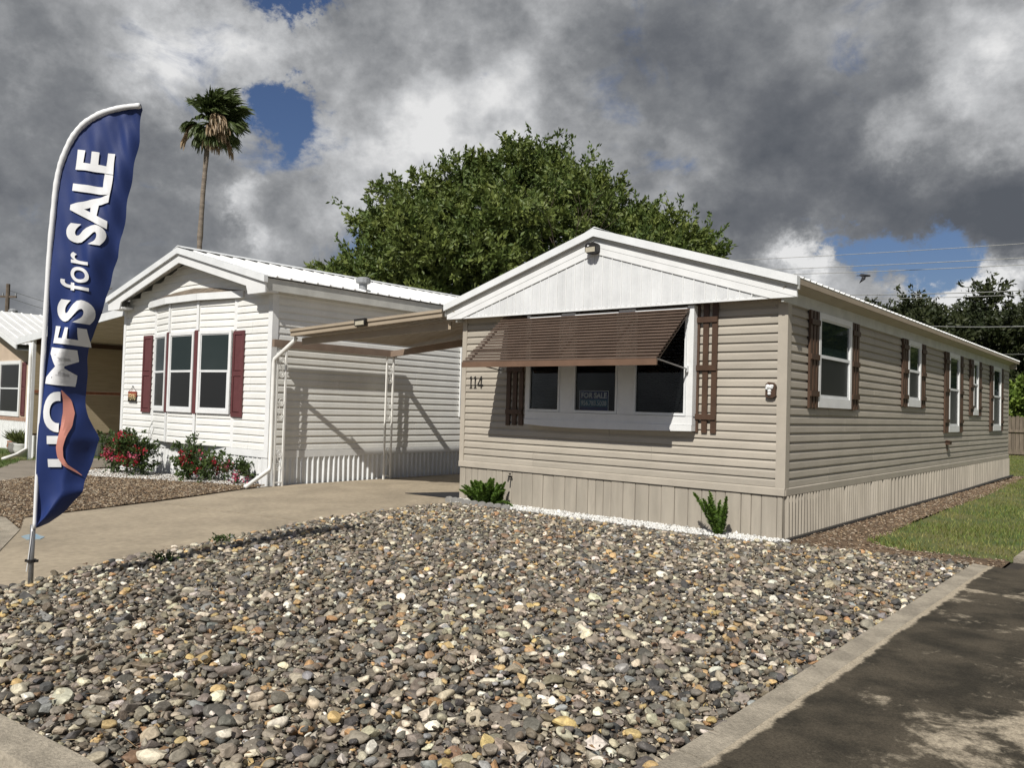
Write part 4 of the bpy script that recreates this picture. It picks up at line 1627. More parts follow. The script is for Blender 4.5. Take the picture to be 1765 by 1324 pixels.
for i in range(10):
    xa = -21.7 + i * .67
    xb = xa + .668
    prof = [(0, 0), (.10, 0), (.13, .03), (.20, .03), (.23, 0), (.43, 0), (.46, .03), (.53, .03), (.56, 0), (.668, 0)]
    m = MB()
    n_ = len(prof)
    pts = []
    for y in (-1.16, 8.0):
        for s, h in prof:
            pts.append((xa + s, y, lz(xa + s) + h))
    m.poly(pts, [(q, q + 1, n_ + q + 1, n_ + q) for q in range(n_ - 1)])
    m.build('roof_sheet', MT['cream'], lc)
m = MB()
m.hexa([(-21.75, -1.22, lz(-21.75) - .09), (-15.05, -1.22, lz(-15.05) - .09), (-15.05, -1.165, lz(-15.05) - .09), (-21.75, -1.165, lz(-21.75) - .09)],
       [(-21.75, -1.22, lz(-21.75) + .10), (-15.05, -1.22, lz(-15.05) + .10), (-15.05, -1.165, lz(-15.05) + .10), (-21.75, -1.165, lz(-21.75) + .10)])
m.build('gutter', MT['white_metal'], lc)
for y in (-1.15, 3.5, 7.9):
    MB().box(-20.74, -20.66, y - .04, y + .04, -.32, lz(-20.7) - .02).build('post', MT['white_metal'], lc)
MB().box(-20.98, -20.88, -1.05, 7.95, 2.90, 3.03).build('side_beam', MT['brown'], lc)
MB().tube([(-20.78, -1.2, 2.9), (-20.72, -1.22, 2.5), (-20.72, -1.22, .0), (-20.6, -1.5, -.16), (-20.4, -1.9, -.26)], .05, 8).build('downspout', MT['pvc'], lc, True)
ps = thing('shade_screen', 'beige roll-down shade screen hanging from the far carport beam', 'screen', (-21, 3, .36))
for y0, y1 in ((-1.0, 2.2), (2.22, 5.2), (5.22, 7.9)):
    MB().box(-21.012, -21.0, y0, y1, 1.62, 2.93).build('fabric_panel', MT['shade'], ps)
    MB().box(-21.012, -21.0, y0, y1, .40, 1.52).build('fabric_panel', MT['shade'], ps)
MB().box(-21.03, -20.985, -1.0, 7.9, 1.525, 1.615).build('middle_rail', MT['terracotta'], ps)
MB().box(-21.03, -20.985, -1.0, 7.9, .34, .395).build('bottom_rail', MT['brown'], ps)

# ================================================================== FAR LEFT HOME
fh = thing('mobile_home', 'peach coloured home with white window frame at the far left edge', 'house', (-28, 3, -.3), 'manufactured homes')
FX, FY = -24.1, .0
MB().box(-32, FX, FY, 12, .62, 3.02).build('wall', MT['stucco'], fh)
MB().box(-32, FX + .01, FY - .02, FY - .003, .62, .74).build('bottom_trim', material('dusty_pink_trim', (.42, .27, .20), .7), fh)
ribbed(fh, 'skirting_panel', (-32, FY), (FX, FY), -.32, .62, .16, .02, MT['white_trim'], 3)
ribbed(fh, 'skirting_panel', (-21.25, -1.0), (-21.25, 8), -.32, .36, .16, .03, MT['white_trim'], 3)
window(fh, (-26.7, FY - .002), (-24.84, FY - .002), .76, 2.56, 1.66, .11, .04, .11, 'glass_screen', 'glass_screen', .11)
panel_shutter(fh, -24.74, -24.42, .80, 2.5, FY - .003)
FC = -28.0
for sg_ in (1, -1):
    roof_panels(fh, FY - .5, 12.4, FC + sg_ * 4.15, 3.02, FC, 4.35, MT['roof'], .3, 3, .026)
    m = MB()
    m.prism([(FC, 4.34), (FC + sg_ * 4.15, 3.01), (FC + sg_ * 4.15, 2.87), (FC, 4.18)], FY - .54, FY - .50)
    m.build('rake_board', MT['white_trim'], fh)
    m = MB()
    m.prism([(FC, 4.16), (FC + sg_ * 4.1, 2.86), (FC + sg_ * 4.1, 2.84), (FC, 4.14)], FY - .5, FY)
    m.build('soffit', MT['grey_white'], fh)
m = MB()
m.prism([(-32, 3.0), (FX, 3.0), (FC, 4.2)], FY + .01, FY + .1)
m.build('gable_wall', MT['stucco'], fh)

# ================================================================== VEGETATION BUILDERS


def leaf_mesh(name, base, dirs, length, width, cols, r, fold=.25):
    """diamond leaves: base (n,3), dirs (n,3), length (n,), width (n,)"""
    n = len(base)
    dirs = dirs / np.linalg.norm(dirs, axis=1, keepdims=True)
    rnd = r.normal(size=(n, 3))
    s = np.cross(dirs, rnd)
    s /= np.maximum(np.linalg.norm(s, axis=1, keepdims=True), 1e-6)
    nn = np.cross(s, dirs)
    mid = base + dirs * (length * .45)[:, None]
    w = (width * .5)[:, None]
    V = np.stack([base, mid + s * w + nn * w * fold, base + dirs * length[:, None], mid - s * w + nn * w * fold], 1).reshape(-1, 3)
    F = np.arange(4 * n).reshape(-1, 4)
    return fast_mesh(name, V, F, np.repeat(cols, 4, 0))


def crown_leaves(lobes, sprays, per, leaf, r, col_a, col_b, spray_len=(.5, 1.1), shell=.55, upb=.35, spike=0.):
    """lobes: (centre, (rx,ry,rz)); leafy sprays spread through the lobes"""
    B, Dd, Ln, Cc = [], [], [], []
    for (c, rad) in lobes:
        c = np.array(c)
        rad = np.array(rad)
        n = int(sprays * (np.prod(rad) ** (2 / 3)))
        d = r.normal(size=(n, 3))
        d /= np.linalg.norm(d, axis=1, keepdims=True)
        q = (shell + (1 - shell) * r.random(n)) ** .8
        q = np.where(r.random(n) < .3, r.random(n), q)
        q *= r.uniform(.82, 1.12, n)
        p0 = c + d * rad * q[:, None]
        ax = d + r.normal(0, .5, (n, 3))
        ax[:, 2] += upb
        ax /= np.linalg.norm(ax, axis=1, keepdims=True)
        L = r.uniform(*spray_len, n)
        if spike:
            L *= np.where(r.random(n) < spike, 1.9, 1)
        t = r.random((n, per))
        off = r.normal(0, .16, (n, per, 3)) * (1 - .5 * t)[..., None]
        P_ = p0[:, None] + ax[:, None] * (t * L[:, None])[..., None] + off * L[:, None, None] * .8
        dd = ax[:, None] + r.normal(0, .75, (n, per, 3))
        cl = r.random((n, 1, 1)) * .7 + r.random((n, per, 1)) * .3
        col = np.array(col_a) * (1 - cl) + np.array(col_b) * cl
        B.append(P_.reshape(-1, 3))
        Dd.append(dd.reshape(-1, 3))
        Cc.append(col.reshape(-1, 3))
    B, Dd, Cc = np.concatenate(B), np.concatenate(Dd), np.concatenate(Cc)
    n = len(B)
    Ln = r.uniform(leaf[0], leaf[1], n)
    return B, Dd, Ln, Ln * r.uniform(.38, .55, n), Cc


def limb(m, p, d, L, rad, depth, r):
    p = Vector(p)
    d = Vector(d).normalized()
    pts, rr = [p.copy()], [rad]
    for i in range(4):
        d = (d + Vector((r.uniform(-.2, .2), r.uniform(-.2, .2), r.uniform(-.02, .2)))).normalized()
        p = p + d * (L / 4)
        pts.append(p.copy())
        rr.append(rad * (1 - .13 * (i + 1)))
    m.tube(pts, rr, 7, False)
    if depth > 0:
        for k_ in range(3):
            a = 2 * PI * (k_ / 3) + r.uniform(0, 1.5)
            nd = (d * .9 + Vector((math.cos(a), math.sin(a), r.uniform(.0, .5))) * .85).normalized()
            limb(m, pts[-1 - (k_ % 2)], nd, L * .72, rr[-1] * .68, depth - 1, r)


def at(px_, py_, dist_):
    v = fw + rt2 * ((px_ - 882.5) / 1403.3) - up2 * ((py_ - 662) / 1403.3)
    return CAM + v * (dist_ / math.hypot(v.x, v.y))


# big tree behind the homes (places taken once, in metres)
r_ = np.random.default_rng(71)
rr_ = random.Random(5)
KM = 36 / 1403.3
big = []
for (px_, py_, rp, dd_) in ((625, 455, 52, 1), (600, 500, 40, -2), (672, 400, 62, 0), (640, 520, 60, -1), (720, 365, 52, 1), (735, 430, 84, -3), (790, 330, 56, 1), (830, 400, 86, -2), (862, 300, 52, 0), (905, 350, 74, 2),
                            (940, 300, 38, 2), (900, 430, 100, -3), (990, 330, 48, 1), (1010, 400, 80, -2), (1045, 330, 28, 1), (1080, 395, 56, 2), (1130, 405, 46, 1), (1110, 440, 50, -1), (1185, 415, 36, 1), (1225, 425, 26, 3),
                            (1240, 448, 22, 2), (800, 490, 100, -3), (690, 500, 70, -2), (1170, 450, 40, 0)):
    c = at(905 + (px_ - 905) * (.95 if px_ < 905 else .91), py_ + max(0, px_ - 1000) * .06, 36 + dd_)
    rad = rp * KM
    big.append(((c.x, c.y, c.z), (rad, rad * 1.05, rad * .86)))
tb = at(905, 700, 36)
tree = thing('shade_tree', 'broad leafy green tree rising behind both homes', 'tree', (tb.x, tb.y, -.2))
m = MB()
m.tube([(tb.x, tb.y, -.3), (tb.x + .1, tb.y, 1.2), (tb.x - .1, tb.y + .1, 2.6)], [.55, .42, .38], 12)
for k_ in range(6):
    a = k_ * PI / 3 + .3
    limb(m, (tb.x - .1, tb.y + .1, 2.3 + .15 * k_), (math.cos(a) * 1.25, math.sin(a) * 1.25, .8 + .15 * (k_ % 3)), 3.7, .23, 3, rr_)
m.build('trunk', MT['bark'], tree, True)
clumps = []
for (c, rad) in big:
    c = np.array(c)
    n_c = int(5 + rad[0] * 5.5)
    for k_ in range(n_c):
        d_ = r_.normal(size=3)
        d_ /= np.linalg.norm(d_)
        d_[2] = d_[2] * .9 + .15
        q_ = r_.uniform(.62, 1.02)
        rc = r_.uniform(.38, .72)
        clumps.append((tuple(c + d_ * np.array(rad) * q_), (rc * 1.25, rc * 1.25, rc * .85)))
B, Dd, Ln, Wd, Cc = crown_leaves(clumps, 40, 24, (.16, .30), r_, (.062, .10, .022), (.19, .225, .055), (.35, .75), .5, .5, .06)
parts_ = [(B, Dd, Ln, Wd, Cc)]
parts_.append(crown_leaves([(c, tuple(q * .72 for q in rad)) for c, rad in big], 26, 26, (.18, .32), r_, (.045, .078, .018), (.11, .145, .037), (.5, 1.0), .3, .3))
# loose twigs standing out of the outline
for k_ in range(200):
    c, rad = big[r_.integers(0, len(big))]
    d_ = r_.normal(size=3)
    d_[2] = abs(d_[2]) * .9 + .1
    d_ /= np.linalg.norm(d_)
    p_ = np.array(c) + d_ * np.array(rad) * .92
    ax = d_ * .8 + np.array((0, 0, .7)) + r_.normal(0, .25, 3)
    ax /= np.linalg.norm(ax)
    n_t = 46
    t_ = r_.random(n_t)
    L_ = r_.uniform(.5, 1.7)
    b_ = p_ + ax * (t_ * L_)[:, None] + r_.normal(0, .10, (n_t, 3)) * (1.15 - .7 * t_)[:, None]
    l_ = r_.uniform(.15, .27, n_t)
    parts_.append((b_, ax + r_.normal(0, .7, (n_t, 3)), l_, l_ * .46, np.array((.085, .125, .03)) * r_.uniform(.7, 1.4, (n_t, 1))))
B, Dd, Ln, Wd, Cc = (np.concatenate([q[i] for q in parts_]) for i in range(5))
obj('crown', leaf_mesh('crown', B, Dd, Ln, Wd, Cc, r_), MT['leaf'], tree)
print('big tree leaves', len(B))

# dark trees far behind on the right
far_trees = [(1660, 560, 60, 66, 'rounded dark tree filling the gap behind the tallest one'), (1580, 560, 55, 68, 'low dark tree between the flat-topped and the wispy one'), (1730, 565, 60, 69, 'low dark tree behind the pair at the frame edge'),
             (1500, 540, 40, 58, 'small dark tree at the left end of the far tree row'), (1552, 530, 46, 61, 'dark tree with a flat top beyond the long wall'),
             (1618, 525, 52, 57, 'wispy dark tree with a gap on its right side'), (1690, 520, 56, 60, 'tallest dark tree of the row behind the roof'),
             (1745, 530, 50, 57, 'dark tree next to the tallest one at the frame edge'), (1800, 520, 60, 62, 'dark tree cut by the right frame edge')]
for i, (px_, py_, rp, dist_, lab) in enumerate(far_trees):
    c = at(px_, py_, dist_)
    km = dist_ / 1403.3
    t_ = thing('far_tree', lab, 'tree', (c.x, c.y, -.2), 'dark trees far behind the long wall')
    lob = []
    for k_ in range(9):
        a = rr_.uniform(0, 2 * PI)
        up_k = k_ / 8
        rad = rp * km * (.40 + .6 * (1 - up_k)) * rr_.uniform(.8, 1.1)
        zc = 1.6 + (c.z - .2 - 1.6) * up_k
        spread = rp * km * (.65 + .35 * up_k)
        lob.append(((c.x + math.cos(a) * spread * .8, c.y + math.sin(a) * spread * .8, zc), (rad, rad, rad * .75)))
    lob.append(((c.x, c.y, 3.2), (rp * km * 1.05, rp * km * 1.05, 2.6)))
    lob.append(((c.x, c.y, c.z * .62), (rp * km * 1.15, rp * km * 1.15, c.z * .30)))
    m = MB()
    m.tube([(c.x, c.y, -.2), (c.x + .1, c.y, 2), (c.x, c.y + .1, c.z - .6)], [.28, .22, .06], 8)
    for k_ in range(4):
        limb(m, (c.x, c.y, 1.6 + k_ * .9), (math.cos(k_ * 1.7), math.sin(k_ * 1.7), .5), 1.3, .07, 1, rr_)
    m.build('trunk', MT['bark'], t_, True)
    B, Dd, Ln, Wd, Cc = crown_leaves(lob, 62, 24, (.20, .40), r_, (.022, .033, .013), (.062, .072, .027), (.5, 1.1), .4, .25, .1)
    obj('crown', leaf_mesh('crown', B, Dd, Ln, Wd, Cc, r_), MT['leaf'], t_)

# two trees across the lawn that the side windows mirror
for (xx, yy, rad, zc, lab) in ((7.4, 19.5, 2.6, 4.2, 'leafy tree across the lawn mirrored in the nearest side windows'), (6.9, 41.0, 3.4, 4.6, 'leafy tree farther across the lawn mirrored in the far side windows')):
    t_ = thing('lawn_tree', lab, 'tree', (xx, yy, -.1))
    lob = [((xx + rr_.uniform(-1.2, 1.2), yy + rr_.uniform(-2.4, 2.4) * (1 if yy < 30 else 2.6), zc + rr_.uniform(-1.4, 1.6)), (rad * .55, rad * .55, rad * .5)) for _ in range(9)]
    B, Dd, Ln, Wd, Cc = crown_leaves(lob, 60, 22, (.16, .30), r_, (.045, .075, .02), (.13, .16, .04), (.5, 1.0), .5, .4)
    obj('crown', leaf_mesh('crown', B, Dd, Ln, Wd, Cc, r_), MT['leaf'], t_)
    m = MB()
    m.tube([(xx, yy, -.2), (xx + .05, yy, 1.6), (xx, yy + .1, zc)], [.2, .16, .08], 8)
    for k_ in range(4):
        limb(m, (xx, yy, 1.5 + .3 * k_), (math.cos(k_ * 1.6), math.sin(k_ * 1.6), .9), 1.6, .07, 1, rr_)
    m.build('trunk', MT['bark'], t_, True)

# bright hedge by the wooden fence
hd = thing('hedge_tree', 'bright green round leafed hedge over the wooden fence', 'hedge', (-.3, 27, -.1))
hc = at(1785, 697, 47)
lob = [((hc.x + dx, hc.y + dy, hc.z + dz), (rad, rad, rad)) for dx, dy, dz, rad in ((-.6, 0, .2, 1.0), (.5, .3, .4, 1.05), (-.7, .3, -.35, .8), (1.9, .4, .2, 1.2), (.4, .2, -.4, .85), (3.2, .5, .3, 1.1))]
B, Dd, Ln, Wd, Cc = crown_leaves(lob, 130, 22, (.14, .24), r_, (.10, .165, .025), (.24, .32, .06), (.25, .5), .75, .3)
obj('crown', leaf_mesh('crown', B, Dd, Ln, Wd * 1.3, Cc, r_), MT['leaf'], hd)
m = MB()
m.tube([(hc.x, hc.y, -.2), (hc.x, hc.y, hc.z)], [.09, .05], 7)
m.tube([(hc.x + 1.2, hc.y + .3, -.2), (hc.x + 1.1, hc.y + .3, hc.z)], [.09, .05], 7)
m.build('trunk', MT['bark'], hd)

# wooden fence
fn = thing('wood_fence', 'weathered grey wooden fence beyond the lawn', 'fence', (0, 35, -.1))
FYY = 34.3
for i in range(44):
    xx = -4.6 + i * .16
    m = MB()
    h_ = (1.78 if i < 17 else 1.15) + R.uniform(-.03, .03)
    yy = FYY + R.uniform(0, .006)
    m.prism([(xx, -.15), (xx + .146, -.15), (xx + .146, h_ - .04), (xx + .11, h_), (xx + .04, h_), (xx, h_ - .04)], yy, yy + .02)
    m.build('picket', MT['fence'], fn)
for z in (.0, 1.02):
    MB().box(-4.6, 2.4, FYY - .06, FYY - .003, z, z + .12).build('rail', MT['fence'], fn)
for xx in (-4.65, -1.85, 1.25):
    MB().box(xx, xx + .1, FYY - .16, FYY - .062, -.15, 1.6).build('fence_post', MT['fence'], fn)

# palm
pc = at(356, 262, 38)
pb = at(338, 640, 38)
pm = thing('fan_palm', 'tall windblown fan palm with a slim leaning trunk', 'palm tree', (pb.x, pb.y, -.3))
path = [Vector((pb.x, pb.y, -.3)), at(340, 520, 38), at(344, 420, 38), at(350, 330, 38), at(357, 255, 38), at(362, 212, 38)]
n_ = 36
pts, rad = [], []
for i in range(n_):
    t = i / (n_ - 1) * (len(path) - 1)
    k_ = min(int(t), len(path) - 2)
    pts.append(path[k_].lerp(path[k_ + 1], t - k_))
    rad.append((.118 - .03 * i / n_) * (1 + .06 * (i % 2)) * (1.15 if 3 < i % 11 < 6 else 1))
MB().tube(pts, rad, 10).build('trunk', MT['palm_bark'], pm, True)
cc = np.array(path[-1])
RT = np.array(rt)
FWv = np.array((fw.x, fw.y, 0))


def frond(name, d, pet, fanL, spread, nseg, r, ca, cb, droop, wind):
    d = np.array(d, float)
    d /= np.linalg.norm(d)
    tip = cc + d * pet + np.array((0, 0, -.12 * pet * droop)) + RT * wind * .15
    side = np.cross(d, (0, 0, 1.))
    if np.linalg.norm(side) < .05:
        side = RT.copy()
    side /= np.linalg.norm(side)
    m = MB()
    V, F, Ct = [], [], []

    def strip(P_, w):
        b = len(V)
        for i, (p, ww) in enumerate(zip(P_, w)):
            dd = P_[min(i + 1, len(P_) - 1)] - P_[max(i - 1, 0)]
            s = np.cross(dd, r.normal(size=3))
            s = s / max(np.linalg.norm(s), 1e-6) * ww
            V.extend([p - s, p + s])
            f = i / (len(P_) - 1)
            Ct.extend([np.array(ca) * (1 - f) + np.array(cb) * f] * 2)
        for i in range(len(P_) - 1):
            F.append((b + 2 * i, b + 2 * i + 1, b + 2 * i + 3, b + 2 * i + 2))
    strip([cc, cc + (tip - cc) * .5 + np.array((0, 0, .05)), tip], [.03, .025, .02])
    for k_ in range(nseg):
        a = spread * (k_ / (nseg - 1) - .5) * 2 + r.normal(0, .05)
        sd = d * math.cos(a) + side * math.sin(a)
        L = fanL * (.75 + .25 * math.cos(a)) * r.uniform(.85, 1.1)
        P_ = [tip]
        cur = sd / np.linalg.norm(sd)
        p = tip
        for j in range(4):
            cur = cur + np.array((0, 0, -droop * (.10 + .14 * j))) + RT * wind * (.06 + .07 * j) + r.normal(0, .05, 3)
            cur /= np.linalg.norm(cur)
            p = p + cur * L / 4
            P_.append(p)
        strip(P_, [.05, .075, .065, .04, .008])
    me = fast_mesh(name, np.array(V), np.array(F), np.array(Ct))
    return obj(name, me, MT['leaf'], pm)


r9 = np.random.default_rng(19)
GA, GB = (.034, .056, .016), (.095, .125, .04)
for k_ in range(54):
    a = r9.uniform(-1.9, 1.9)
    el = r9.uniform(-.7, 1.45)
    ce = math.cos(el)
    dr_ = RT * (math.cos(a) * .9 * ce + .12) + FWv * math.sin(a) * ce + np.array((0, 0, math.sin(el) * 1.2))
    frond('frond', dr_, r9.uniform(.3, .85) * (1 + .35 * max(0, math.sin(el))), r9.uniform(.8, 1.15), r9.uniform(.45, 1.0), 24, r9, GA, GB, r9.uniform(.5, 1.3), r9.uniform(.25, .8))
for dv, sp_ in (((-.80, .1, .95), .10), ((-.74, .15, .85), .12), ((-.95, .2, .12), .55), ((-.9, -.3, .0), .6), ((-.35, -.6, -.35), .8), ((-.45, .3, -.6), .8), ((-.25, -.8, -.3), .8), ((.0, -.9, -.45), .8), ((-.3, -.6, -.7), .6)):
    dr_ = RT * dv[0] + FWv * dv[1] + np.array((0, 0, dv[2]))
    frond('frond', dr_, r9.uniform(.5, .75), r9.uniform(.75, .95), sp_, 20, r9, GA, GB, .3 if dv[2] > .6 else 1.2, .05)
for dv in ((-.9, -.1, -.05), (-.8, -.2, -.3), (.45, -.75, .3), (.55, -.7, .1), (.6, -.6, -.2), (.2, -.8, -.6), (.85, .0, -.7), (.5, -.5, -.85), (.3, -.8, -.1)):
    dr_ = RT * dv[0] + FWv * dv[1] + np.array((0, 0, dv[2]))
    frond('dead_frond', dr_, r9.uniform(.5, .9), r9.uniform(.9, 1.25), .4, 16, r9, (.22, .15, .085), (.40, .30, .19), 2.2, .25)


# foxtail ferns by the tan skirting
def plume_fern(x, y, z, plumes, label, seed, h=(.25, .42), lean=.5, spread=.05):
    r = np.random.default_rng(seed)
    t_ = thing('foxtail_fern', label, 'fern', (x, y, z), 'foxtail ferns along the tan skirting')
    for k_ in range(plumes):
        a = r.uniform(0, 2 * PI)
        ln = lean * r.random() ** .6 * r.uniform(.5, 1.1)
        H = r.uniform(*h) * (1.1 - .25 * ln)
        base = np.array((x, y, z)) + np.array((math.cos(a), math.sin(a) * .6, 0)) * spread * r.random() ** .5
        d = np.array((math.cos(a) * ln, math.sin(a) * ln * (.40 if math.sin(a) > 0 else .9), 1.))
        d += r.normal(0, .12, 3)
        bend = r.normal(0, .10, 3)
        bend[2] = -ln * r.uniform(.15, .6)
        n = 460
        t = r.random(n) ** .85
        sp = base + d * (t * H)[:, None] + bend * (t ** 2 * H)[:, None]
        rad = r.uniform(.042, .058) * np.sin(np.clip(.12 + t * .88, 0, 1) * PI) ** .55 + .004
        b = r.uniform(0, 2 * PI, n)
        out = np.stack([np.cos(b), np.sin(b), np.full(n, .75)], 1) + r.normal(0, .25, (n, 3))
        B_ = sp
        Ln_ = rad * r.uniform(.7, 1.5, n)
        cl = r.random((n, 1)) * .5 + .3 * t[:, None] + .25 * r.random()
        col = np.array((.040, .090, .013)) * (1 - cl) + np.array((.155, .25, .04)) * cl
        obj('plume', leaf_mesh('plume', B_, out, Ln_, np.full(n, .016), col, r), MT['leaf'], t_)
    return t_


plume_fern(-4.62, -.30, -.05, 52, 'bushy foxtail fern at the left end of the white stones', 81, (.26, .46), 1.0, .20)
plume_fern(-.70, -.30, -.05, 8, 'sparse upright foxtail fern near the right corner', 84, (.38, .54), .50)


# flowering shrubs before the white home
def flower_bush(cx_, cy_, rx, hz, label, seed, nfl, cols):
    r = np.random.default_rng(seed)
    gz_ = gh(cx_)
    t_ = thing('flower_bush', label, 'bush', (cx_, cy_, gz_), 'flowering bushes before the white home')
    lob = [((cx_ + r.uniform(-.6, .6) * rx, cy_ + r.uniform(-.25, .25), gz_ + hz * r.uniform(.35, .85)), (rx * .42, rx * .38, hz * .35)) for _ in range(7)]
    B, Dd, Ln, Wd, Cc = crown_leaves(lob, 330, 20, (.05, .095), r, (.035, .065, .015), (.09, .13, .035), (.12, .26), .4, .6)
    keep = B[:, 2] > gz_
    obj('foliage', leaf_mesh('foliage', B[keep], Dd[keep], Ln[keep], Wd[keep], Cc[keep], r), MT['leaf'], t_)
    m = MB()
    for k_ in range(6):
        q = lob[k_][0]
        m.tube([(cx_ + r.uniform(-.1, .1), cy_, gz_), ((cx_ + q[0]) / 2, cy_, gz_ + hz * .4), q], [.014, .01, .005], 5)
    m.build('stem', MT['stem'], t_)
    for k_ in range(nfl):
        q = lob[r.integers(0, 7)]
        d = r.normal(size=3)
        d[1] = -abs(d[1]) - .4
        d[2] = d[2] * .6 + .35
        d /= np.linalg.norm(d)
        c = np.array(q[0]) + d * np.array(q[1]) * 1.08
        n = 18
        B_ = c + r.normal(0, .036, (n, 3))
        dd = d + r.normal(0, .7, (n, 3))
        col = np.array(cols[r.integers(0, len(cols))]) * r.uniform(.75, 1.2, (n, 1))
        obj('blossom', leaf_mesh('blossom', B_, dd, np.full(n, .048), np.full(n, .045), col, r), MT['petal'], t_)


RED, PINK = (.36, .018, .035), (.50, .10, .16)
flower_bush(-13.75, -2.0, .50, .72, 'left red-flowered bush beside the gravel near the feather flag', 91, 13, [RED, RED, PINK])
flower_bush(-12.75, -1.85, .62, .82, 'largest red-flowered bush below the left burgundy shutter', 92, 26, [RED, RED, PINK])
flower_bush(-11.1, -1.75, .58, .62, 'leafy bush with few pink flowers below the middle window', 93, 8, [RED, PINK])
flower_bush(-10.35, -1.72, .36, .42, 'low bush with scattered red flowers right of the middle window', 94, 6, [RED, PINK])
flower_bush(-9.62, -1.62, .28, .40, 'small pink-flowered plant next to the downspout', 95, 6, [PINK])


# small weeds among the cobbles
def weed(x, y, label, seed):
    r = np.random.default_rng(seed)
    z = float(mound(np.array([[x, y]]))[0]) + .03
    n = 90
    a = r.uniform(0, 2 * PI, n)
    B_ = np.column_stack([x + r.normal(0, .05, n), y + r.normal(0, .05, n), z + r.uniform(0, .06, n)])
    dd = np.column_stack([np.cos(a), np.sin(a), r.uniform(.3, 1.4, n)])
    c = np.array((.06, .10, .025)) * r.uniform(.7, 1.3, (n, 1))
    o = obj('weed', leaf_mesh('weed', B_, dd, r.uniform(.03, .06, n), np.full(n, .02), c, r), MT['leaf'])
    tag(o, label, 'weed')


weed(-4.15, -5.15, 'small green weed at the cobble edge beside the driveway', 1)
weed(-3.35, -6.2, 'tiny green weed among cobbles near the flag pole', 2)

# grey scalloped edging by the white stones
for i in range(9):
    xx = -5.42 + i * .16
    yy = -.40 - .10 * min(i / 3, 1)
    m = MB()
    prof = [(xx, -.07)] + [(xx + .075 + .075 * math.cos(PI - PI * q / 6), -.02 + .055 * math.sin(PI * q / 6)) for q in range(7)] + [(xx + .15, -.07)]
    m.prism(prof, yy - .02, yy + .02)
    o = m.build('edging_block', MT['edging'])
    tag(o, 'grey scalloped concrete edging block in the row before the white stones', 'edging', 'grey scalloped edging blocks')
# red edging bricks at the far bush bed
for i, xx in enumerate((-14.5, -14.27)):
    o = MB().box(xx, xx + .21, -2.72, -2.62, gh(xx) - .02, gh(xx) + .10).build('edging_brick', MT['brick'])
    tag(o, ('left' if i == 0 else 'right') + ' one of two red bricks edging the bush bed', 'brick', 'red edging bricks')

# pots and plants before the far left home
for i, (xx, yy, s, lab) in enumerate(((-22.6, -.75, .30, 'round grey pot with spiky plant before the peach home'), (-23.4, -.55, .26, 'terracotta pot between the far left plants'), (-21.9, -.9, .24, 'pale grey pot nearest the white carport post'))):
    t_ = thing('flower_pot', lab, 'plant pot', (xx, yy, -.32), 'pots before the peach home')
    mt_ = [MT['edging'], MT['terracotta'], MT['grey_white']][i]
    MB().tube([(xx, yy, -.32), (xx, yy, -.1), (xx, yy, .02), (xx, yy, .06)], [s * .6, s, s * .9, s], 12).build('pot', mt_, t_, True)
    r = np.random.default_rng(200 + i)
    n = 160
    a = r.uniform(0, 2 * PI, n)
    dd = np.column_stack([np.cos(a), np.sin(a), r.uniform(.5, 2, n)])
    B_ = np.column_stack([xx + r.normal(0, .06, n), yy + r.normal(0, .06, n), np.full(n, .04)])
    obj('foliage', leaf_mesh('foliage', B_, dd, r.uniform(.25, .5, n), np.full(n, .045), np.array((.10, .12, .035)) * r.uniform(.6, 1.5, (n, 1)), r), MT['leaf'], t_)

# ================================================================== FEATHER FLAG
fb_ = Vector((-3.158, -7.388, -.03))
ff = thing('feather_flag', 'tall navy feather flag reading HOMES for SALE on a steel pole', 'flag', fb_)
FN = Vector((-fw.x, -fw.y, 0)).normalized()        # cloth faces the street


def fpt(px_, py_, dz=0.):
    """point of the banner plane, dz metres towards the street"""
    v = fw + rt2 * ((px_ - 882.5) / 1403.3) - up2 * ((py_ - 662) / 1403.3)
    t = (fb_ - CAM).dot(FN) / v.dot(FN)
    return CAM + v * t + FN * dz


YR = [182, 190, 205, 240, 300, 350, 400, 440, 480, 525, 560, 590, 620, 660, 690, 720, 740, 758, 780, 800, 835, 850, 865, 890, 912]
XR = [243, 241, 239, 235, 222, 212, 204, 194, 180, 166, 152, 138, 130, 127, 128, 135, 141, 148, 143, 139, 129, 130, 114, 92, 61]
YLf = [179, 181, 184, 190, 198, 208, 222, 240, 264, 290, 320, 370, 450, 600, 800, 912]
XLf = [243, 226, 208, 188, 170, 152, 135, 119, 106, 98, 93, 88, 82, 72.5, 62.5, 57]


def xl(y):
    return float(np.interp(y, YLf, XLf))


def xr(y):
    return float(np.interp(y, YR, XR))


def ripple(px_, py_):
    w = max(xr(py_) - xl(py_), 6)
    s = min(max((px_ - xl(py_)) / w, 0), 1.1)
    low = min(max((py_ - 430) / 120, 0), 1)
    hi = 1 - low
    a = .018 * math.sin(px_ * .11 + py_ * .035) * s + .012 * math.sin(px_ * .23 - py_ * .05 + 1) * s * (.4 + .6 * hi)
    fold = -.16 * max(0, (s - .62) / .38) ** 1.4 * (.35 + .65 * low)
    deep = .028 * low * math.sin(s * PI * 1.4 + py_ * .018)
    dent = .016 * math.sin((py_ + px_ * 1.2) * .045) * s * low
    return a + fold + deep + dent


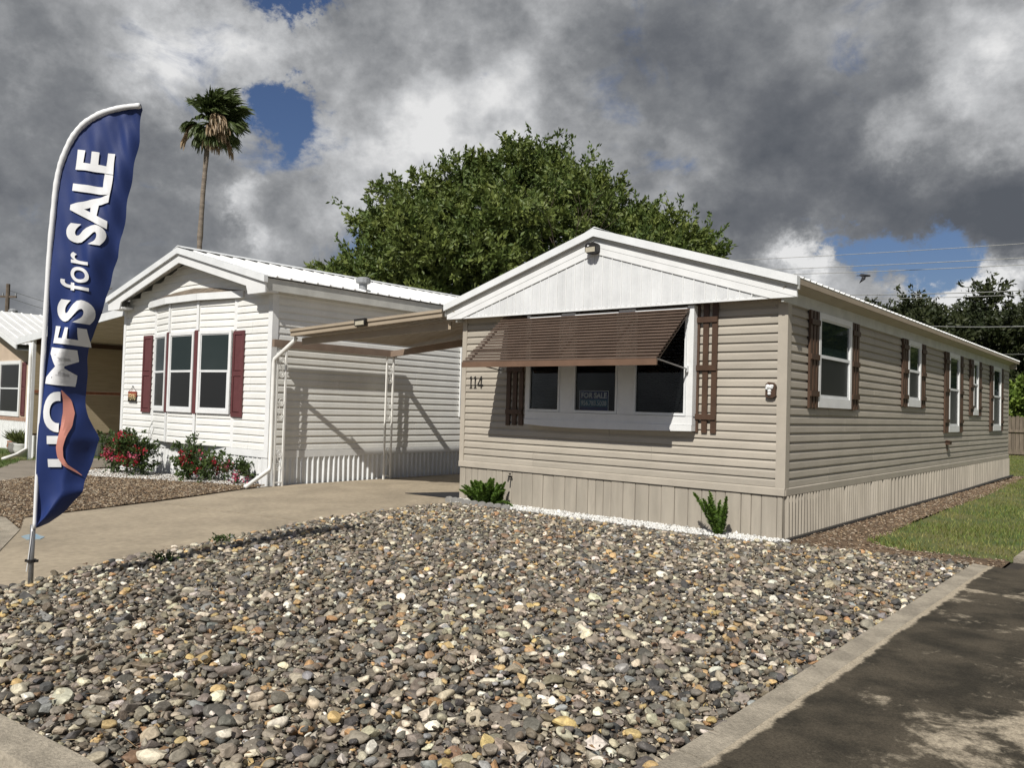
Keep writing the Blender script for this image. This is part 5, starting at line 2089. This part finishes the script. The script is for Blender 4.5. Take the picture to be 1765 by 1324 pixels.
V, F = [], []
NU, NV = 26, 110
for j in range(NV + 1):
    y = 179.5 + (912 - 179.5) * j / NV
    a, b = xl(y), xr(y)
    slw = np.interp(y, [179, 195, 290, 912], [3, 10, 11, 5])
    for i in range(NU + 1):
        xq = a + slw * .5 + (b - a - slw * .5) * i / NU if b > a + slw else a + (b - a) * i / NU
        V.append(fpt(xq, y, ripple(xq, y)))
for j in range(NV):
    for i in range(NU):
        q = j * (NU + 1) + i
        F.append((q, q + 1, q + NU + 2, q + NU + 1))
obj('banner_cloth', fast_mesh('banner_cloth', np.array([v[:] for v in V]), np.array(F), None, True), MT['blue'], ff)
# white pole sleeve along the curved edge
m = MB()
pth, rd = [], []
ctl = [(60, 912), (65.5, 800), (76, 600), (85, 450), (92, 372), (97, 325), (103, 292), (111, 268), (122, 244), (134, 226), (148, 212), (165, 201), (183, 193), (203, 187.5), (223, 184), (242, 182.5)]
for i in range(100):
    t = i / 99 * (len(ctl) - 1)
    k_ = min(int(t), len(ctl) - 2)
    f = t - k_
    g0, g1, g2, g3 = (np.array(ctl[max(0, min(len(ctl) - 1, k_ + q))], float) for q in (-1, 0, 1, 2))
    q = .5 * (2 * g1 + (g2 - g0) * f + (2 * g0 - 5 * g1 + 4 * g2 - g3) * f * f + (3 * g1 - g0 - 3 * g2 + g3) * f ** 3)
    pth.append(fpt(q[0], q[1], .006))
    rd.append(np.interp(q[1], [182, 195, 290, 912], [.022, .025, .022, .013]) * (1 + .05 * math.sin(i * 1.7) + .04 * math.sin(i * .6)))
m.tube(pth, rd, 10)
m.build('pole_sleeve', MT['banner_white'], ff, True)
MB().tube([fb_ + Vector((0, 0, -.12)), fpt(54, 965), fpt(57, 905)], .020, 10).build('pole', MT['steel'], ff, True)
c = fpt(54.5, 967)
m = MB()
m.tube([c - Vector((0, 0, .012)), c + Vector((0, 0, .012))], .034, 10)
m.bar(c - Vector(rt) * .05, c + Vector(rt) * .05, .018, .02)
m.build('collar', MT['black'], ff)
MB().tube([fpt(57.5, 915, .02), fpt(55, 940, .025), fpt(52, 962, .025), fpt(48, 985, .02)], .004, 5).build('cord', MT['banner_white'], ff)


def flag_text(name, s, p0, p1, cap, mat, bold, shear=0., clip=None):
    """letters laid on the cloth: baseline from p0 to p1 in banner coordinates, caps rising towards the pole"""
    me = text_arrays(s, 1., bold, shear, 1.0)
    xs_ = [v.co.x for v in me.vertices]
    x0, x1 = min(xs_), max(xs_)
    y1 = max(v.co.y for v in me.vertices)
    bm = bmesh.new()
    bm.from_mesh(me)
    if clip:
        bmesh.ops.bisect_plane(bm, geom=bm.verts[:] + bm.edges[:] + bm.faces[:], plane_co=(0, y1 * clip, 0), plane_no=(0, -1, 0), clear_outer=True)
    for i in range(1, 40):
        bmesh.ops.bisect_plane(bm, geom=bm.verts[:] + bm.edges[:] + bm.faces[:], plane_co=(x0 + (x1 - x0) * i / 40, 0, 0), plane_no=(1, 0, 0))
    for i in range(1, 12):
        bmesh.ops.bisect_plane(bm, geom=bm.verts[:] + bm.edges[:] + bm.faces[:], plane_co=(0, y1 * i / 12, 0), plane_no=(0, 1, 0))
    P0, P1 = np.array(p0, float), np.array(p1, float)
    du = P1 - P0
    dv = np.array((du[1], -du[0])) / np.linalg.norm(du)
    for v in bm.verts:
        u = (v.co.x - x0) / (x1 - x0)
        q = P0 + du * u + dv * (v.co.y / y1) * cap
        v.co = fpt(q[0], q[1], ripple(q[0], q[1]) + .012)
    bm.to_mesh(me)
    bm.free()
    me.materials.clear()
    return obj(name, me, mat, ff)


BWm = MT['banner_white']
flag_text('lettering', 'SALE', (176, 424), (196, 265), 62, BWm, .035)
flag_text('lettering', 'for', (150, 502), (154, 436), 46, BWm, .006, .15)
flag_text('lettering', 'S', (149, 559), (154, 519), 55, BWm, .04)
flag_text('lettering', 'E', (137, 596.5), (140.5, 566), 47, BWm, .022)
flag_text('lettering', 'M', (124, 667), (132, 604), 44, BWm, .02, clip=.12)
flag_text('lettering', 'O', (122, 746), (124, 676), 44, BWm, .04, clip=.42)
flag_text('lettering', 'H', (122, 806), (123, 752), 38, BWm, .035, clip=.47)
# coral swoosh
sw_c = [(107, 673), (112, 690), (116, 712), (115, 735), (109, 755), (104, 772), (104, 788), (110, 802), (121, 814), (128, 822)]
sw_w = [.5, 4, 6.5, 7, 6.5, 5.5, 4.5, 3.5, 2, .4]
V, F = [], []
N_ = 40
for i in range(N_ + 1):
    t = i / N_ * (len(sw_c) - 1)
    a = np.interp(t, range(len(sw_c)), [p[0] for p in sw_c])
    b = np.interp(t, range(len(sw_c)), [p[1] for p in sw_c])
    w_ = np.interp(t, range(len(sw_c)), sw_w)
    for k_ in (-1, -.33, .33, 1):
        q = (a + w_ * k_, b)
        V.append(fpt(q[0], q[1], ripple(*q) + .017)[:])
for i in range(N_):
    for k_ in range(3):
        q = i * 4 + k_
        F.append((q, q + 1, q + 5, q + 4))
obj('swoosh', fast_mesh('swoosh', np.array(V), np.array(F)), MT['banner_pink'], ff)

# blue utility mark sprayed on the drive
m = MB()
m.prism([(-5.90, -6.50), (-5.66, -6.53), (-5.60, -6.42), (-5.72, -6.33), (-5.98, -6.32), (-6.00, -6.40)], -.0585, -.0545, 'z')
tag(m.build('paint_mark', MT['bluepaint']), 'faded blue paint mark on the driveway behind the flag pole', 'paint mark')

# ================================================================== POLES, WIRES, BIRD
up_ = thing('utility_pole', 'wooden utility pole with crossarm and grey transformer at far left', 'pole', (-53.1, 8.8, -.3))
q = at(11, 560, 60)
MB().tube([(q.x, q.y, -.3), (q.x, q.y, 8.35)], [.17, .12], 8).build('mast', MT['pole'], up_)
e = Vector((rt.x, rt.y, 0))
c0 = Vector((q.x, q.y, 7.55))
MB().bar(c0 - e * .7, c0 + e * .55, .1, .12).build('crossarm', MT['pole'], up_)
m = MB()
for o_ in (-.62, -.3, .5):
    m.tube([c0 + e * o_ + Vector((0, 0, .05)), c0 + e * o_ + Vector((0, 0, .22))], .05, 6)
m.build('insulator', MT['grey_vent'], up_)
c1 = c0 + e * .38 + Vector((0, 0, -1.7))
MB().tube([c1, c1 + Vector((0, 0, .08)), c1 + Vector((0, 0, .85)), c1 + Vector((0, 0, .95))], [.2, .26, .26, .15], 10).build('transformer', MT['grey_vent'], up_)
c2 = c0 + Vector((0, 0, -1.9))
MB().bar(c2 - e * .75, c2 + e * .75, .06, .06).build('crossarm', MT['pole'], up_)
for (a, b, lab) in (((14, 500), (75, 519), 'upper thin wire running right from the utility pole'), ((14, 513), (75, 531), 'lower thin wire running right from the utility pole')):
    p_, q_ = at(*a, 60), at(b[0] + 320, b[1] + 30, 75)
    pts = [p_.lerp(q_, i / 12) - Vector((0, 0, 1.2 * math.sin(PI * i / 12))) for i in range(13)]
    tag(MB().tube(pts, .014, 4).build('power_line', MT['wire']), lab, 'wire', 'power lines')
labs = ['topmost faint wire crossing the dark cloud at right', 'second wire from the top over the blue gap', 'third wire just above the bird', 'thick pale wire along the top of the far trees',
        'wire just below the thick one by the treetops', 'bright wire crossing the middle of the dark trees', 'lowest thin wire before the dark trees']
for (a, b, rad, lab) in zip(((1265, 443), (1265, 461), (1300, 469), (1440, 503), (1470, 509), (1600, 556), (1690, 602)), ((1790, 406), (1790, 431), (1790, 443), (1790, 487), (1790, 495), (1790, 549), (1790, 598)),
                            (.016, .018, .018, .022, .016, .026, .016), labs):
    p_, q_ = at(*a, 55), at(*b, 43 if rad > .02 else 47)
    dv = q_ - p_
    p_ = p_ - dv * .6
    q_ = q_ + dv * 1.2
    pts = [p_.lerp(q_, i / 14) - Vector((0, 0, .35 * math.sin(PI * i / 14))) for i in range(15)]
    tag(MB().tube(pts, rad, 5).build('power_line', MT['wire']), lab, 'wire', 'power lines')

# television mast behind the flag
q = at(176, 520, 34)
an = thing('roof_antenna', 'small dark antenna mast behind the carport roof by the flag', 'antenna', (q.x, q.y, 2.9))
MB().tube([(q.x, q.y, 2.9), (q.x, q.y, q.z + .55)], .022, 6).build('mast', MT['bark'], an)
t0 = Vector((q.x, q.y, q.z + .45))
MB().tube([t0 - e * .1 - Vector((0, 0, .08)), t0 + e * .35 + Vector((0, 0, .06))], .018, 5).build('boom', MT['bark'], an)

bq = at(1490, 475, 28)
m = MB()
u = e
m.tube([bq - u * .18, bq - u * .10, bq, bq + u * .12, bq + u * .17, bq + u * .20], [.01, .035, .05, .035, .028, .006], 8)


def wing(s, tipv, midv, w):
    a = bq + u * .05
    b = bq - u * .08
    mid = Vector(midv)
    tip = Vector(tipv)
    th = Vector((0, 0, .012))
    pts = [a, b, bq + mid - u * w, bq + mid + u * w * .8, bq + tip]
    m.poly(pts + [p_ - th for p_ in pts], [(0, 1, 2, 3), (3, 2, 4), (5, 8, 7, 6), (8, 9, 7), (0, 3, 8, 5), (3, 4, 9, 8), (1, 6, 7, 2), (2, 7, 9, 4)])


wing(1, -u * .16 - Vector((0, 0, .24)) - Vector(FN) * .0, -u * .06 - Vector((0, 0, .12)) + FN * .08, .07)
wing(-1, u * .02 + Vector((0, 0, .10)) - FN * .3, Vector((0, 0, .08)) - FN * .15, .07)
m.poly([bq - u * .14, bq - u * .24 + FN * .04, bq - u * .24 - FN * .04, bq - u * .14 - Vector((0, 0, .015)), bq - u * .24 + FN * .04 - Vector((0, 0, .01)), bq - u * .24 - FN * .04 - Vector((0, 0, .01))],
       [(0, 1, 2), (3, 5, 4), (0, 3, 4, 1), (0, 2, 5, 3), (1, 4, 5, 2)])
tag(m.build('bird', MT['bird'], None, True), 'black bird in flight below the dark cloud', 'bird')
print('objects', len(bpy.data.objects))
